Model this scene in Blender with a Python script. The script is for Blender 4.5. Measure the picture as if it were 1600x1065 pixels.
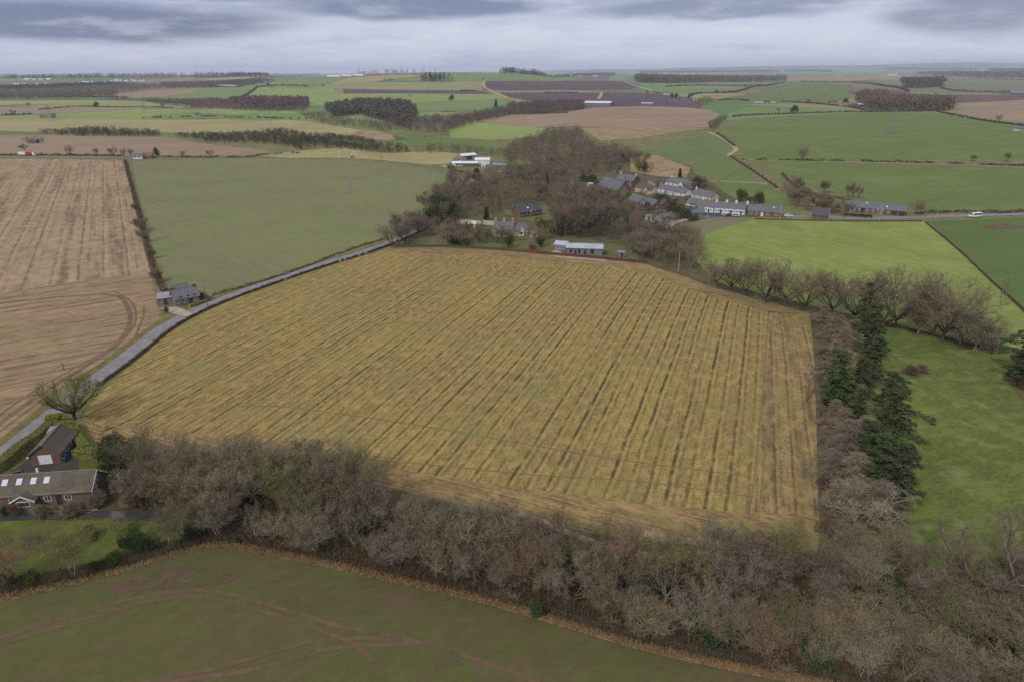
import bpy, math, random, bisect
import numpy as np
from mathutils import Vector, Matrix, geometry
for o in list(bpy.data.objects): bpy.data.objects.remove(o)
S = bpy.context.scene
COL = S.collection
R = math.radians
random.seed(7); RNG = np.random.default_rng(7)
# ------------------------------------------------------------------ camera
CAMH = 75.0; FPX = 1067.0; PITCH = R(21.6); ROLL = R(-0.43)
cd = bpy.data.cameras.new('camera'); cam = bpy.data.objects.new('camera', cd); COL.objects.link(cam)
cd.sensor_width = 36; cd.lens = 24; cd.clip_start = 0.5; cd.clip_end = 60000
cam.matrix_world = Matrix.Translation((0, 0, CAMH)) @ Matrix.Rotation(math.pi/2 - PITCH, 4, 'X') @ Matrix.Rotation(ROLL, 4, 'Z')
S.camera = cam
CR = cam.matrix_world.to_3x3()
# ------------------------------------------------------------------ exposure
S.view_settings.view_transform = 'Standard'; S.view_settings.look = 'None'
S.view_settings.exposure = 0.28; S.view_settings.gamma = 1
try: S.cycles.use_denoising = False; S.cycles.use_adaptive_sampling = False; S.cycles.sample_clamp_indirect = 1.5; S.cycles.sample_clamp_direct = 6; S.cycles.max_bounces = 5; S.cycles.diffuse_bounces = 2; S.cycles.volume_bounces = 0; S.cycles.transparent_max_bounces = 8
except Exception: pass
# ------------------------------------------------------------------ node helper
class NT:
    def __init__(s, nt): s.t = nt
    def n(s, ty, props=None, **ins):
        nd = s.t.nodes.new(ty)
        for k, v in (props or {}).items(): setattr(nd, k, v)
        for k, v in ins.items():
            key = int(k[1:]) if k[0] == 'i' and k[1:].isdigit() else k.replace('_', ' ')
            s.set(nd, key, v)
        return nd
    def set(s, nd, key, v):
        if isinstance(v, bpy.types.Node): v = v.outputs[0]
        if isinstance(v, bpy.types.NodeSocket): s.t.links.new(v, nd.inputs[key])
        else: nd.inputs[key].default_value = v
    def m(s, op, a, b=0.0, c=0.0, clamp=False):
        nd = s.n('ShaderNodeMath', {'operation': op, 'use_clamp': clamp}); s.set(nd, 0, a); s.set(nd, 1, b)
        if op in ('MULTIPLY_ADD', 'SMOOTH_MIN', 'WRAP'): s.set(nd, 2, c)
        return nd.outputs[0]
    def mix(s, f, a, b, bt='MIX'):
        nd = s.n('ShaderNodeMix', {'data_type': 'RGBA', 'blend_type': bt})
        s.set(nd, 0, f)
        for k, v in ((6, a), (7, b)):
            if isinstance(v, tuple) and len(v) == 3: v = (*v, 1)
            s.set(nd, k, v)
        return nd.outputs[2]
    def sm(s, v, a, b, lo=0.0, hi=1.0):
        nd = s.n('ShaderNodeMapRange', {'interpolation_type': 'SMOOTHSTEP'})
        for k, x in enumerate((v, a, b, lo, hi)): s.set(nd, k, x)
        return nd.outputs[0]
    def noise(s, vec, scale, detail=3.0, rough=0.55):
        return s.n('ShaderNodeTexNoise', Vector=vec, Scale=scale, Detail=detail, Roughness=rough).outputs[0]
def lin(c): c = c/255.0; return c/12.92 if c <= 0.04045 else ((c+0.055)/1.055)**2.4
KALB = 0.74
def C(r, g, b, k=1.0): return tuple(min(0.9, lin(v)*KALB*k) for v in (r, g, b))
# ------------------------------------------------------------------ world: overcast sky
SUN_EL, SUN_AZ = R(42), R(215)
w = bpy.data.worlds.new('World'); S.world = w; w.use_nodes = True
nt = NT(w.node_tree); w.node_tree.nodes.clear()
sky = nt.n('ShaderNodeTexSky', {'sky_type': 'NISHITA', 'sun_disc': False, 'sun_elevation': SUN_EL, 'sun_rotation': SUN_AZ, 'altitude': 100})
tc = nt.n('ShaderNodeTexCoord').outputs['Generated']
sx = nt.n('ShaderNodeSeparateXYZ', Vector=tc)
X, Y, Z = sx.outputs
el = nt.m('ARCSINE', Z); az = nt.m('ARCTAN2', X, Y)
zz = nt.m('ADD', nt.m('MAXIMUM', Z, 0.0), 0.13)
pl = nt.n('ShaderNodeCombineXYZ', X=nt.m('DIVIDE', X, zz), Y=nt.m('DIVIDE', Y, zz), Z=0.0)
n1 = nt.noise(pl, 0.8, 6, 0.58); n2 = nt.noise(pl, 1.7, 7, 0.6); n3 = nt.noise(pl, 0.23, 3, 0.5)
elw = nt.m('ADD', el, nt.m('MULTIPLY', nt.m('SUBTRACT', n1, 0.5), 0.035))
azw = nt.m('ADD', az, nt.m('MULTIPLY', nt.m('SUBTRACT', n3, 0.5), 0.35))
def CS(r, g, b, k=1.0): return tuple(lin(v)*k*9.6 for v in (r, g, b))
base = nt.mix(nt.sm(elw, 0.0, 0.05), CS(184, 190, 214), CS(196, 200, 218))
base = nt.mix(nt.sm(elw, 0.045, 0.095), base, CS(142, 151, 184))
base = nt.mix(nt.m('MULTIPLY', nt.sm(n2, 0.42, 0.7), 0.5), base, CS(212, 213, 226))
base = nt.mix(nt.m('MULTIPLY', nt.sm(n1, 0.52, 0.30), 0.4), base, CS(142, 150, 184))
dark = None
for px, py, rx, ry, st in ((170, 42, 300, 26, .95), (640, 20, 215, 17, .85), (1110, 26, 215, 11, .7), (1530, 26, 130, 30, .75), (1250, 8, 240, 8, .6), (350, 4, 260, 6, .6)):
    a0 = math.atan((px-800)/1147.6); e0 = math.atan((110.5-(px-800)*12/1600-py)/1147.6*math.cos(a0))
    dx = nt.m('DIVIDE', nt.m('SUBTRACT', azw, a0), 1.12*rx/1147.6*math.cos(a0)**2); dy = nt.m('DIVIDE', nt.m('SUBTRACT', elw, e0), 1.2*ry/1147.6)
    d = nt.m('SQRT', nt.m('ADD', nt.m('MULTIPLY', dx, dx), nt.m('MULTIPLY', dy, dy)))
    f = nt.m('MULTIPLY', nt.sm(d, 1.15, 0.55), st)
    dark = f if dark is None else nt.m('MAXIMUM', dark, f)
dark = nt.m('MULTIPLY', dark, nt.sm(n2, 0.68, 0.45, 0.6, 1.0))
base = nt.mix(dark, base, CS(96, 106, 140))
up = nt.sm(el, 0.12, 0.75)
base = nt.mix(up, base, CS(238, 240, 250, .88))
below = nt.sm(el, 0.0, -0.01)
base = nt.mix(below, base, CS(95, 95, 85))
skyc = nt.mix(0.12, base, sky)
bg = nt.n('ShaderNodeBackground', Color=skyc, Strength=0.1)
wo = nt.n('ShaderNodeOutputWorld', Surface=bg)
# ------------------------------------------------------------------ sun (soft, through cloud)
sd = bpy.data.lights.new('sun', 'SUN'); so = bpy.data.objects.new('sun', sd); COL.objects.link(so)
sd.energy = 2.1; sd.angle = R(5); sd.color = (1.0, 0.95, 0.88)
sdir = Vector((math.sin(SUN_AZ)*math.cos(SUN_EL), math.cos(SUN_AZ)*math.cos(SUN_EL), math.sin(SUN_EL)))
so.rotation_euler = sdir.to_track_quat('Z', 'Y').to_euler()
# ------------------------------------------------------------------ terrain height
def ray(px, py):
    v = CR @ Vector(((px-800)/FPX, -(py-532.5)/FPX, -1)); v.normalize(); return v
def F(px, py):            # flat-ground hit
    v = ray(px, py); t = -CAMH/v.z; return (v.x*t, v.y*t)
def lines_axis():
    pos = [0.0]
    while pos[-1] < 27000: pos.append(pos[-1] + max(10.0, 0.032*abs(pos[-1])))
    return pos
LX = lines_axis(); LX = [-a for a in LX[:0:-1]] + LX
LY = [-200, -150, -100, -60, -30] + lines_axis()
def seg_d(x, y, a, b):
    ax, ay = a; bx, by = b; dx, dy = bx-ax, by-ay
    t = np.clip(((x-ax)*dx+(y-ay)*dy)/(dx*dx+dy*dy), 0, 1)
    return np.hypot(x-ax-t*dx, y-ay-t*dy)
def valley(x, y, pts, wd, dep):
    d = None
    for a, b in zip(pts[:-1], pts[1:]):
        q = seg_d(x, y, a, b); d = q if d is None else np.minimum(d, q)
    return -dep*np.exp(-(d/wd)**2)
RIV = [F(*p) for p in ((-120, 815), (0, 810), (150, 803), (300, 808), (450, 828), (600, 853), (750, 875), (900, 908), (1050, 932), (1210, 938), (1400, 1000), (1600, 1050), (1800, 1120))]
DEN = [F(*p) for p in ((560, 222), (760, 262), (930, 300), (1030, 350), (1120, 425), (1300, 480), (1460, 520), (1640, 590))]
DEN2 = [F(*p) for p in ((300, 165), (470, 190), (640, 212), (760, 200), (800, 238), (870, 290))]
def bump(x, y, px, py, sxp, syp, amp):
    cx, cy = F(px, py); return amp*np.exp(-((x-cx)/sxp)**2 - ((y-cy)/syp)**2)
def hfun(x, y):
    z = valley(x, y, RIV, 13, 2.6) + valley(x, y, DEN, 30, 5.0) + valley(x, y, DEN2, 60, 9.0)
    d = np.hypot(x, y)
    a = np.clip((d-320)/700, 0, 1)*3.2*np.clip((9000-d)/6000, 0, 1)
    z = z + a*(np.sin(x/170+1.3)*np.cos(y/210+.4) + .6*np.sin(x/310-y/270+2.1))
    z = z + bump(x, y, 670, 128, 800, 1100, 1.0)*0
    cx, cy = 3800*math.tan(R(-6)), 3800
    z = z + 68*np.exp(-((x-cx)/900)**2-((y-cy)/1200)**2)
    z = z + 58*np.exp(-((x+3300)/2300)**4-((y-5200)/1300)**2)
    z = z + bump(x, y, 940, 185, 130, 150, 6) + bump(x, y, 1300, 140, 260, 300, 12) + bump(x, y, 470, 232, 90, 60, 3)
    # far hills beyond the plain
    for hx, hy, hw, hd, ha in ((5200, 20500, 3000, 1500, 80), (8500, 21500, 2600, 1800, 120), (13000, 21500, 2600, 1800, 185), (17500, 21500, 2600, 1800, 165), (1500, 21500, 3500, 1500, 40), (-9000, 20000, 8000, 1500, 20)):
        z = z + ha*np.exp(-((x-hx)/hw)**2-((y-hy)/hd)**2)
    return z
GX = np.array(LX); GY = np.array(LY)
HZ = hfun(*np.meshgrid(GX, GY, indexing='ij'))
NX, NY = len(LX), len(LY)
HL = HZ.tolist()
def hz(x, y):
    i = min(max(bisect.bisect_right(LX, x)-1, 0), NX-2); j = min(max(bisect.bisect_right(LY, y)-1, 0), NY-2)
    u = (x-LX[i])/(LX[i+1]-LX[i]); v = (y-LY[j])/(LY[j+1]-LY[j])
    a, b, c, d = HL[i][j], HL[i+1][j], HL[i][j+1], HL[i+1][j+1]
    if u >= v: return a+(b-a)*u+(d-b)*v       # diagonal from (0,0) to (1,1)
    return a+(d-c)*u+(c-a)*v
_gc = {}
def G(px, py):
    k = (round(px, 2), round(py, 2))
    if k in _gc: return _gc[k].copy()
    v = ray(px, py); t = 60.0; t0 = t
    if v.z > -1e-4: t = 25000.0
    else:
        while t < 26000:
            if CAMH+v.z*t < hz(v.x*t, v.y*t): break
            t0 = t; t *= 1.015
        else: t0 = t = 25500.0
        for _ in range(14):
            m = (t0+t)/2
            if CAMH+v.z*m < hz(v.x*m, v.y*m): t = m
            else: t0 = m
    p = Vector((v.x*t, v.y*t, 0)); p.z = hz(p.x, p.y); _gc[k] = p
    return p.copy()
def mpp(p):               # metres per photo pixel at a point
    d = CR.transposed() @ (Vector(p)-Vector((0, 0, CAMH))); return -d.z/FPX
def topx(p):
    d = CR.transposed() @ (Vector(p)-Vector((0, 0, CAMH))); return (800+FPX*d.x/-d.z, 532.5-FPX*d.y/-d.z)
# ------------------------------------------------------------------ object helpers
def tag(o, label=None, cat=None, group=None, kind=None):
    if label: o['label'] = label
    if cat: o['category'] = cat
    if group: o['group'] = group
    if kind: o['kind'] = kind
    return o
def empty(name, loc=(0, 0, 0), rz=0.0, label=None, cat=None, group=None):
    o = bpy.data.objects.new(name, None); COL.objects.link(o); o.location = loc; o.rotation_euler = (0, 0, rz)
    o.empty_display_size = 0.5
    return tag(o, label, cat, group)
def mesh_np(name, V, Fc, mats, parent=None, smooth=False, fm=None):
    """V (n,3); Fc (m,k) int array or list of tuples"""
    me = bpy.data.meshes.new(name)
    if isinstance(Fc, np.ndarray):
        k = Fc.shape[1]; me.vertices.add(len(V)); me.vertices.foreach_set('co', np.ascontiguousarray(V, dtype=np.float32).ravel())
        me.loops.add(Fc.size); me.loops.foreach_set('vertex_index', Fc.astype(np.int32).ravel())
        me.polygons.add(len(Fc)); me.polygons.foreach_set('loop_start', np.arange(0, Fc.size, k, dtype=np.int32))
        me.update(calc_edges=True)
    else: me.from_pydata([tuple(v) for v in V], [], Fc); me.update()
    for m in (mats if isinstance(mats, (list, tuple)) else [mats]): me.materials.append(m)
    if fm is not None: me.polygons.foreach_set('material_index', np.array(fm, dtype=np.int32))
    if smooth: me.polygons.foreach_set('use_smooth', np.ones(len(me.polygons), dtype=bool))
    o = bpy.data.objects.new(name, me); COL.objects.link(o)
    if parent: o.parent = parent
    return o
class MB:
    def __init__(s): s.v = []; s.f = []
    def quad(s, *p): n = len(s.v); s.v += [tuple(q) for q in p]; s.f.append(tuple(range(n, n+len(p)))); return s
    def prism(s, pts, d):       # pts: polygon, d: extrusion vector
        n = len(s.v); k = len(pts); d = Vector(d); pts = [Vector(p) for p in pts]
        s.v += [tuple(p) for p in pts]+[tuple(p+d) for p in pts]
        s.f.append(tuple(range(n+k-1, n-1, -1))); s.f.append(tuple(range(n+k, n+2*k)))
        for i in range(k): j = (i+1) % k; s.f.append((n+i, n+j, n+k+j, n+k+i))
        return s
    def box(s, x0, y0, z0, x1, y1, z1):
        return s.prism([(x0, y0, z0), (x1, y0, z0), (x1, y1, z0), (x0, y1, z0)], (0, 0, z1-z0))
    def tube(s, pts, rad, sides=6, cap=True):
        pts = [Vector(p) for p in pts]
        if not hasattr(rad, '__len__'): rad = [rad]*len(pts)
        n = len(s.v); u = None
        for i, p in enumerate(pts):
            d = (pts[min(i+1, len(pts)-1)]-pts[max(i-1, 0)]).normalized()
            if u is None: u = d.orthogonal().normalized()
            else:
                u = u - d*u.dot(d); u = u.normalized() if u.length > 1e-5 else d.orthogonal().normalized()
            v = d.cross(u)
            for k in range(sides):
                a = 2*math.pi*k/sides; s.v.append(tuple(p+(u*math.cos(a)+v*math.sin(a))*rad[i]))
        for i in range(len(pts)-1):
            for k in range(sides):
                k2 = (k+1) % sides; a = n+i*sides
                s.f.append((a+k, a+k2, a+sides+k2, a+sides+k))
        if cap: s.f.append(tuple(range(n+sides-1, n-1, -1))); s.f.append(tuple(range(n+(len(pts)-1)*sides, n+len(pts)*sides)))
        return s
    def build(s, name, mat, parent=None, smooth=False): return mesh_np(name, s.v, s.f, mat, parent, smooth)
_ord = 'first second third fourth fifth sixth seventh eighth ninth tenth eleventh twelfth thirteenth fourteenth fifteenth sixteenth seventeenth eighteenth nineteenth'.split()
def ordw(n):
    if n < 20: return _ord[n-1]
    t = n//10; u = n % 10
    if u == 0: return ('twentieth', 'thirtieth', 'fortieth', 'fiftieth', 'sixtieth', 'seventieth', 'eightieth', 'ninetieth')[t-2]
    return ('twenty', 'thirty', 'forty', 'fifty', 'sixty', 'seventy', 'eighty', 'ninety')[t-2]+'-'+_ord[u-1]
# ------------------------------------------------------------------ materials
def mat_new(name):
    m = bpy.data.materials.new(name); m.use_nodes = True; m.node_tree.nodes.clear()
    t = NT(m.node_tree); return m, t
def finish(m, t, col, rough=0.9, spec=0.2, bump=None, bstr=0.3, bdist=0.1, metal=0.0, trans=0.0):
    b = t.n('ShaderNodeBsdfPrincipled'); t.set(b, 'Base Color', (*col, 1) if isinstance(col, tuple) and len(col) == 3 else col)
    t.set(b, 'Roughness', rough); t.set(b, 'Specular IOR Level', spec); t.set(b, 'Metallic', metal)
    if bump is not None:
        bn = t.n('ShaderNodeBump', Height=bump, Strength=bstr, Distance=bdist); t.set(b, 'Normal', bn.outputs[0])
    t.n('ShaderNodeOutputMaterial', Surface=b); return m
def pos(t): return t.n('ShaderNodeNewGeometry').outputs['Position']
def az_of(px):            # world azimuth of a row direction whose vanishing point is at photo column px on the horizon
    py = 110.5-(px-800)*12/1600; v = ray(px, py); return math.atan2(v.x, v.y)
def field_mat(name, a, b, row=None, sp=4.0, rc=None, ra=0.5, fine=0.35, fc=None, tram=None, big=45.0, streak=0.5, patch=None, bs=0.5, fs=1.3, drill=None):
    """a,b: two base tones; row: azimuth of drilling rows; sp: row spacing; rc/ra: row tone and amount; tram: (spacing, tone, amount)"""
    m, t = mat_new(name); P = pos(t)
    nb = t.noise(P, 1/big, 5, 0.6)
    col = t.mix(t.sm(nb, 0.36, 0.64), a, b)
    if row is not None:
        sxyz = t.n('ShaderNodeSeparateXYZ', Vector=P)
        wob = t.noise(P, 1/30.0, 2)
        u = t.m('ADD', t.m('SUBTRACT', t.m('MULTIPLY', sxyz.outputs[0], math.cos(row)), t.m('MULTIPLY', sxyz.outputs[1], math.sin(row))), t.m('MULTIPLY', wob, 1.2))
        v = t.m('ADD', t.m('MULTIPLY', sxyz.outputs[0], math.sin(row)), t.m('MULTIPLY', sxyz.outputs[1], math.cos(row)))
        cv = t.n('ShaderNodeCombineXYZ', X=t.m('DIVIDE', u, sp*1.6), Y=t.m('DIVIDE', v, sp*34), Z=0.0)
        st = t.noise(cv, 1.0, 4, 0.65)
        rc = rc or tuple(x*0.6 for x in a)
        col = t.mix(t.m('MULTIPLY', t.sm(st, 0.46, 0.62), streak), col, rc)
        br = t.n('ShaderNodeCombineXYZ', X=t.m('DIVIDE', u, sp*1.1), Y=t.m('DIVIDE', v, sp*9), Z=3.0)
        brk = t.noise(br, 1.0, 3, 0.7); nrow = t.noise(P, 1.6, 2, 0.6)
        wv = t.m('SINE', t.m('MULTIPLY', u, 2*math.pi/sp))
        col = t.mix(t.m('MULTIPLY', t.m('MULTIPLY', t.sm(t.m('ADD', wv, t.m('MULTIPLY', t.m('SUBTRACT', nrow, 0.5), 1.2)), 0.5, 1.0), t.sm(brk, 0.3, 0.62, 0.25, 1.0)), ra), col, rc)
        if drill:       # (spacing, half width m, dark tone, light tone, amount): thin continuous drill lines with a pale ridge beside each
            ds, hw, dc, lc, da = drill; q = t.m('DIVIDE', u, ds)
            cell = t.n('ShaderNodeCombineXYZ', X=t.m('MULTIPLY', t.m('FLOOR', q), 1.37), Y=t.m('DIVIDE', v, 130.0), Z=0.0); rs = t.sm(t.noise(cell, 1.0, 2), 0.32, 0.62, 0.38, 1.0)
            off = t.m('MULTIPLY', t.m('SUBTRACT', t.noise(P, .7, 3, .7), 0.5), .16/ds); f_ = t.m('ADD', t.m('FRACT', q), off)
            for cc, tone in ((0.45, dc), (0.45+1.9*hw/ds, lc), (0.82, dc)):
                am = t.m('MULTIPLY', t.sm(t.m('ABSOLUTE', t.m('SUBTRACT', f_, cc)), hw*1.15/ds, hw*.5/ds), t.m('MULTIPLY', rs, (da if tone is dc else da*.32) if cc != .82 else da*.45))
                col = t.mix(t.m('MULTIPLY', am, t.sm(brk, .25, .5, .95, 1.0)), col, tone)
        if tram:
            fr = t.m('FRACT', t.m('DIVIDE', u, tram[0])); dd = t.m('ABSOLUTE', t.m('SUBTRACT', fr, 0.5))
            hw = 0.9/tram[0]
            tr = t.m('MULTIPLY', t.sm(t.m('ABSOLUTE', t.m('SUBTRACT', dd, hw)), 0.32/tram[0], 0.1/tram[0]), tram[2])
            col = t.mix(t.m('MULTIPLY', tr, t.sm(t.noise(P, 1/14.0, 3), 0.35, 0.6, 0.25, 1)), col, tram[1])
    PR = P if row is None else t.n('ShaderNodeCombineXYZ', X=u, Y=t.m('MULTIPLY', v, 0.4), Z=0.0)
    nf = t.noise(PR, fs*1.15, 4, 0.75); n5 = t.noise(PR, fs*.26, 3, 0.6)
    fc = fc or tuple(x*0.55 for x in b)
    col = t.mix(t.m('MULTIPLY', t.sm(nf, 0.46, 0.6), fine), col, fc)
    col = t.mix(t.m('MULTIPLY', t.sm(n5, 0.42, 0.68), fine*.8), col, tuple(min(.9, x*1.35) for x in a))
    if patch: col = t.mix(t.m('MULTIPLY', t.sm(t.noise(P, 1/patch[0], 4, 0.6), 0.52, 0.68), patch[2]), col, patch[1])
    return finish(m, t, col, 0.95, 0.1, nf, bs, 0.25)
def plain_mat(name, a, b=None, sc=2.0, rough=0.8, spec=0.25, bs=0.2, metal=0.0, amt=1.0, stretch=None, obj=False):
    m, t = mat_new(name)
    P = t.n('ShaderNodeTexCoord').outputs['Object'] if obj else pos(t)
    if stretch: P = t.n('ShaderNodeMapping', Vector=P, Scale=stretch).outputs[0]
    nf = t.noise(P, sc, 5, 0.65); b = b or tuple(x*0.6 for x in a)
    return finish(m, t, t.mix(t.m('MULTIPLY', t.sm(nf, 0.35, 0.68), amt), a, b), rough, spec, nf, bs, 0.05, metal)
def foliage_mat(name, a, b, c=None, rnd=0.5, sc=0.5):
    m, t = mat_new(name)
    g = t.n('ShaderNodeNewGeometry'); oi = t.n('ShaderNodeObjectInfo')
    col = t.mix(g.outputs['Random Per Island'], a, b)
    nn = t.noise(t.n('ShaderNodeTexCoord').outputs['Object'], sc, 3)
    col = t.mix(t.m('MULTIPLY', t.sm(nn, 0.4, 0.65), 0.6), col, c or b)
    hs = t.n('ShaderNodeHueSaturation', Color=col, Saturation=t.m('MULTIPLY_ADD', oi.outputs['Random'], 0.3, 0.85), Value=t.m('MULTIPLY_ADD', oi.outputs['Random'], rnd, 1-rnd/2))
    t.set(hs, 'Hue', t.m('MULTIPLY_ADD', t.m('FRACT', t.m('MULTIPLY', oi.outputs['Random'], 7.3)), 0.03, 0.485))
    return finish(m, t, hs.outputs[0], 0.9, 0.15)
# ------------------------------------------------------------------ ground sheets
EMPX = []
def base_terrain():
    V = np.stack(np.meshgrid(GX, GY, indexing='ij')+[HZ], -1).reshape(-1, 3)
    i, j = np.meshgrid(np.arange(NX-1), np.arange(NY-1), indexing='ij'); i = i.ravel(); j = j.ravel()
    a = i*NY+j; b = (i+1)*NY+j; c = i*NY+j+1; d = (i+1)*NY+j+1
    Fc = np.concatenate([np.stack([a, b, d], 1), np.stack([a, d, c], 1)])
    m, t = mat_new('terrain ground'); P = pos(t)
    n1 = t.noise(P, 1/180, 3, 0.5); n2 = t.noise(P, 1/9, 5, 0.65)
    vo = t.n('ShaderNodeTexVoronoi', {'feature': 'F1'}, Vector=t.n('ShaderNodeMapping', Vector=P, Scale=(1/420, 1/620, 0), Rotation=(0, 0, .4)).outputs[0], Scale=1.0, Randomness=0.9)
    cr = t.n('ShaderNodeValToRGB', Fac=t.n('ShaderNodeSeparateColor', Color=vo.outputs['Color']).outputs[0])
    e = cr.color_ramp; e.interpolation = 'CONSTANT'
    cols = [C(112, 128, 84), C(150, 140, 104), C(100, 124, 78), C(132, 112, 98), C(122, 140, 88), C(140, 134, 98), C(96, 80, 84), C(110, 132, 86)]
    for k, c in enumerate(cols):
        if k < 2: el_ = e.elements[k]; el_.position = k/8
        else: el_ = e.elements.new(k/8)
        el_.color = (*c, 1)
    near = t.mix(t.sm(n2, 0.38, 0.62), C(104, 110, 66), C(134, 122, 86))
    sp = t.n('ShaderNodeVectorMath', {'operation': 'LENGTH'}, i0=P).outputs['Value']
    col = t.mix(t.sm(sp, 900, 1500), near, cr.outputs[0])
    col = t.mix(t.m('MULTIPLY', t.sm(n1, .4, .6), .25), col, C(90, 96, 66))
    finish(m, t, col, 0.95, 0.1, n2, 0.3, 0.3)
    tag(mesh_np('terrain', V, Fc, m), 'rolling open farmland ground reaching the horizon', 'ground', kind='structure')
def clip_tri(poly, tri):
    for k in range(3):
        ax, ay = tri[k]; bx, by = tri[(k+1) % 3]; ex, ey = bx-ax, by-ay; out = []
        if not poly: return poly
        px, py = poly[-1]; dp = ex*(py-ay)-ey*(px-ax)
        for q in poly:
            dq = ex*(q[1]-ay)-ey*(q[0]-ax)
            if (dq >= 0) != (dp >= 0):
                s = dp/(dp-dq); out.append((px+(q[0]-px)*s, py+(q[1]-py)*s))
            if dq >= 0: out.append(q)
            px, py = q; dp = dq
        poly = out
    return poly
def sheet_world(name, pts, mat, lvl, label, cat='field', kind='structure', group=None):
    """drape polygon pts (world xy) on the terrain triangles, lvl = height level above it"""
    vp = [Vector((p[0], p[1], 0)) for p in pts]
    tris = geometry.tessellate_polygon([vp]); V = []; Fc = []
    for tr in tris:
        T = [(vp[k].x, vp[k].y) for k in tr]
        ar = (T[1][0]-T[0][0])*(T[2][1]-T[0][1])-(T[1][1]-T[0][1])*(T[2][0]-T[0][0])
        if abs(ar) < 1e-6: continue
        if ar < 0: T = [T[0], T[2], T[1]]
        i0 = max(bisect.bisect_right(LX, min(q[0] for q in T))-1, 0); i1 = min(bisect.bisect_right(LX, max(q[0] for q in T)), NX-1)
        j0 = max(bisect.bisect_right(LY, min(q[1] for q in T))-1, 0); j1 = min(bisect.bisect_right(LY, max(q[1] for q in T)), NY-1)
        for i in range(i0, i1):
            for j in range(j0, j1):
                x0, x1, y0, y1 = LX[i], LX[i+1], LY[j], LY[j+1]
                for cell in (((x0, y0), (x1, y0), (x1, y1)), ((x0, y0), (x1, y1), (x0, y1))):
                    q = clip_tri(T, cell)
                    if len(q) < 3: continue
                    n = len(V)
                    for x, y in q:
                        d = math.hypot(x, y); off = lvl*(0.006+d*1.6e-5*min(3, 1+d/3000))
                        V.append((x, y, hz(x, y)+off))
                    Fc.append(tuple(range(n, n+len(q))))
    o = mesh_np(name, V, Fc, mat)
    return tag(o, label, cat, group, kind)
def dens(pts, closed=True, step=60):
    out = []
    n = len(pts)
    for i in range(n if closed else n-1):
        a, b = pts[i], pts[(i+1) % n]; L = math.hypot(b[0]-a[0], b[1]-a[1]); k = max(1, int(L/step))
        for q in range(k): out.append((a[0]+(b[0]-a[0])*q/k, a[1]+(b[1]-a[1])*q/k))
    if not closed: out.append(pts[-1])
    return out
def sheet(name, px, mat, lvl, label, cat='field', **k):
    return sheet_world(name, [tuple(G(*p)[:2]) for p in dens(px)], mat, lvl, label, cat, **k)
def smooth_line(pts, n=6):
    out = []; P = [pts[0]]+list(pts)+[pts[-1]]
    for i in range(1, len(P)-2):
        for q in range(n):
            t = q/n; p0, p1, p2, p3 = P[i-1], P[i], P[i+1], P[i+2]
            out.append(tuple(0.5*((2*p1[k])+(-p0[k]+p2[k])*t+(2*p0[k]-5*p1[k]+4*p2[k]-p3[k])*t*t+(-p0[k]+3*p1[k]-3*p2[k]+p3[k])*t**3) for k in range(2)))
    out.append(tuple(pts[-1])); return out
def wline(px, n=4): return smooth_line([tuple(G(*p)[:2]) for p in px], n)
def offset_line(L, d):
    out = []
    for i, p in enumerate(L):
        a = L[max(i-1, 0)]; b = L[min(i+1, len(L)-1)]; dx, dy = b[0]-a[0], b[1]-a[1]; l = math.hypot(dx, dy) or 1
        out.append((p[0]-dy/l*d, p[1]+dx/l*d))
    return out
def strip(name, px, width, mat, lvl, label, cat='road', shift=0.0, world=None, **k):
    L = world or wline(px); a = offset_line(L, shift+width/2); b = offset_line(L, shift-width/2)
    return sheet_world(name, a+b[::-1], mat, lvl, label, cat, **k)
def inpoly(x, y, P):
    c = False; j = len(P)-1
    for i in range(len(P)):
        if (P[i][1] > y) != (P[j][1] > y) and x < (P[j][0]-P[i][0])*(y-P[i][1])/(P[j][1]-P[i][1])+P[i][0]: c = not c
        j = i
    return c

# ================================================================== SETTING
base_terrain()
A1 = az_of(1212); A3 = az_of(160); A4 = az_of(-80); 
FM = {}
FM['crop'] = field_mat('stubble with yellow cover crop', C(164, 142, 86), C(154, 129, 82), A1, 5.5, C(118, 102, 66), .0, .6, C(84, 74, 48), None, 42, .3, (20, C(134, 132, 80), .45), .9, 2.4, (3.7, .42, C(66, 64, 42), C(192, 168, 114), .9))
FM['crophead'] = field_mat('stubble headland', C(160, 136, 90), C(146, 122, 84), az_of(-1700), 2.6, C(112, 88, 66), .2, .62, C(90, 76, 54), None, 30, .6, (8, C(138, 130, 80), .6), .8, 1.7, (2.6, .3, C(104, 78, 58), C(190, 158, 114), .7))
FM['cropedge'] = field_mat('stubble side headland', C(158, 136, 88), C(148, 122, 82), az_of(1195), 3.0, C(100, 84, 60), .15, .62, C(84, 74, 50), None, 22, .6, (9, C(140, 132, 78), .5), .8, 1.7, (3.4, .3, C(80, 68, 52), C(184, 158, 112), .7))
FM['stub'] = field_mat('pinkish cereal stubble', C(168, 146, 114), C(152, 130, 102), A3, 4.2, C(114, 94, 76), .2, .5, C(110, 90, 74), None, 60, .8, (16, C(180, 154, 126), .5), .7, 1.3, (9, .6, C(98, 80, 66), C(186, 162, 136), .7))
FM['stubhead'] = field_mat('stubble turning ground', C(160, 136, 106), C(148, 128, 96), az_of(2675), 3.0, C(112, 90, 72), .2, .5, C(110, 92, 70), None, 40, .8, (18, C(150, 140, 96), .7), .7, 1.3, (6.5, .45, C(100, 80, 66), C(178, 154, 124), .7))
FM['olive'] = field_mat('thin winter wheat olive', C(124, 128, 84), C(122, 120, 86), az_of(-150), 5, C(114, 110, 86), .14, .2, C(106, 100, 76), None, 70, .2, (30, C(108, 122, 72), .6), .2, 1.0, (12, .4, C(98, 98, 68), C(136, 132, 100), .45))
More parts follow.
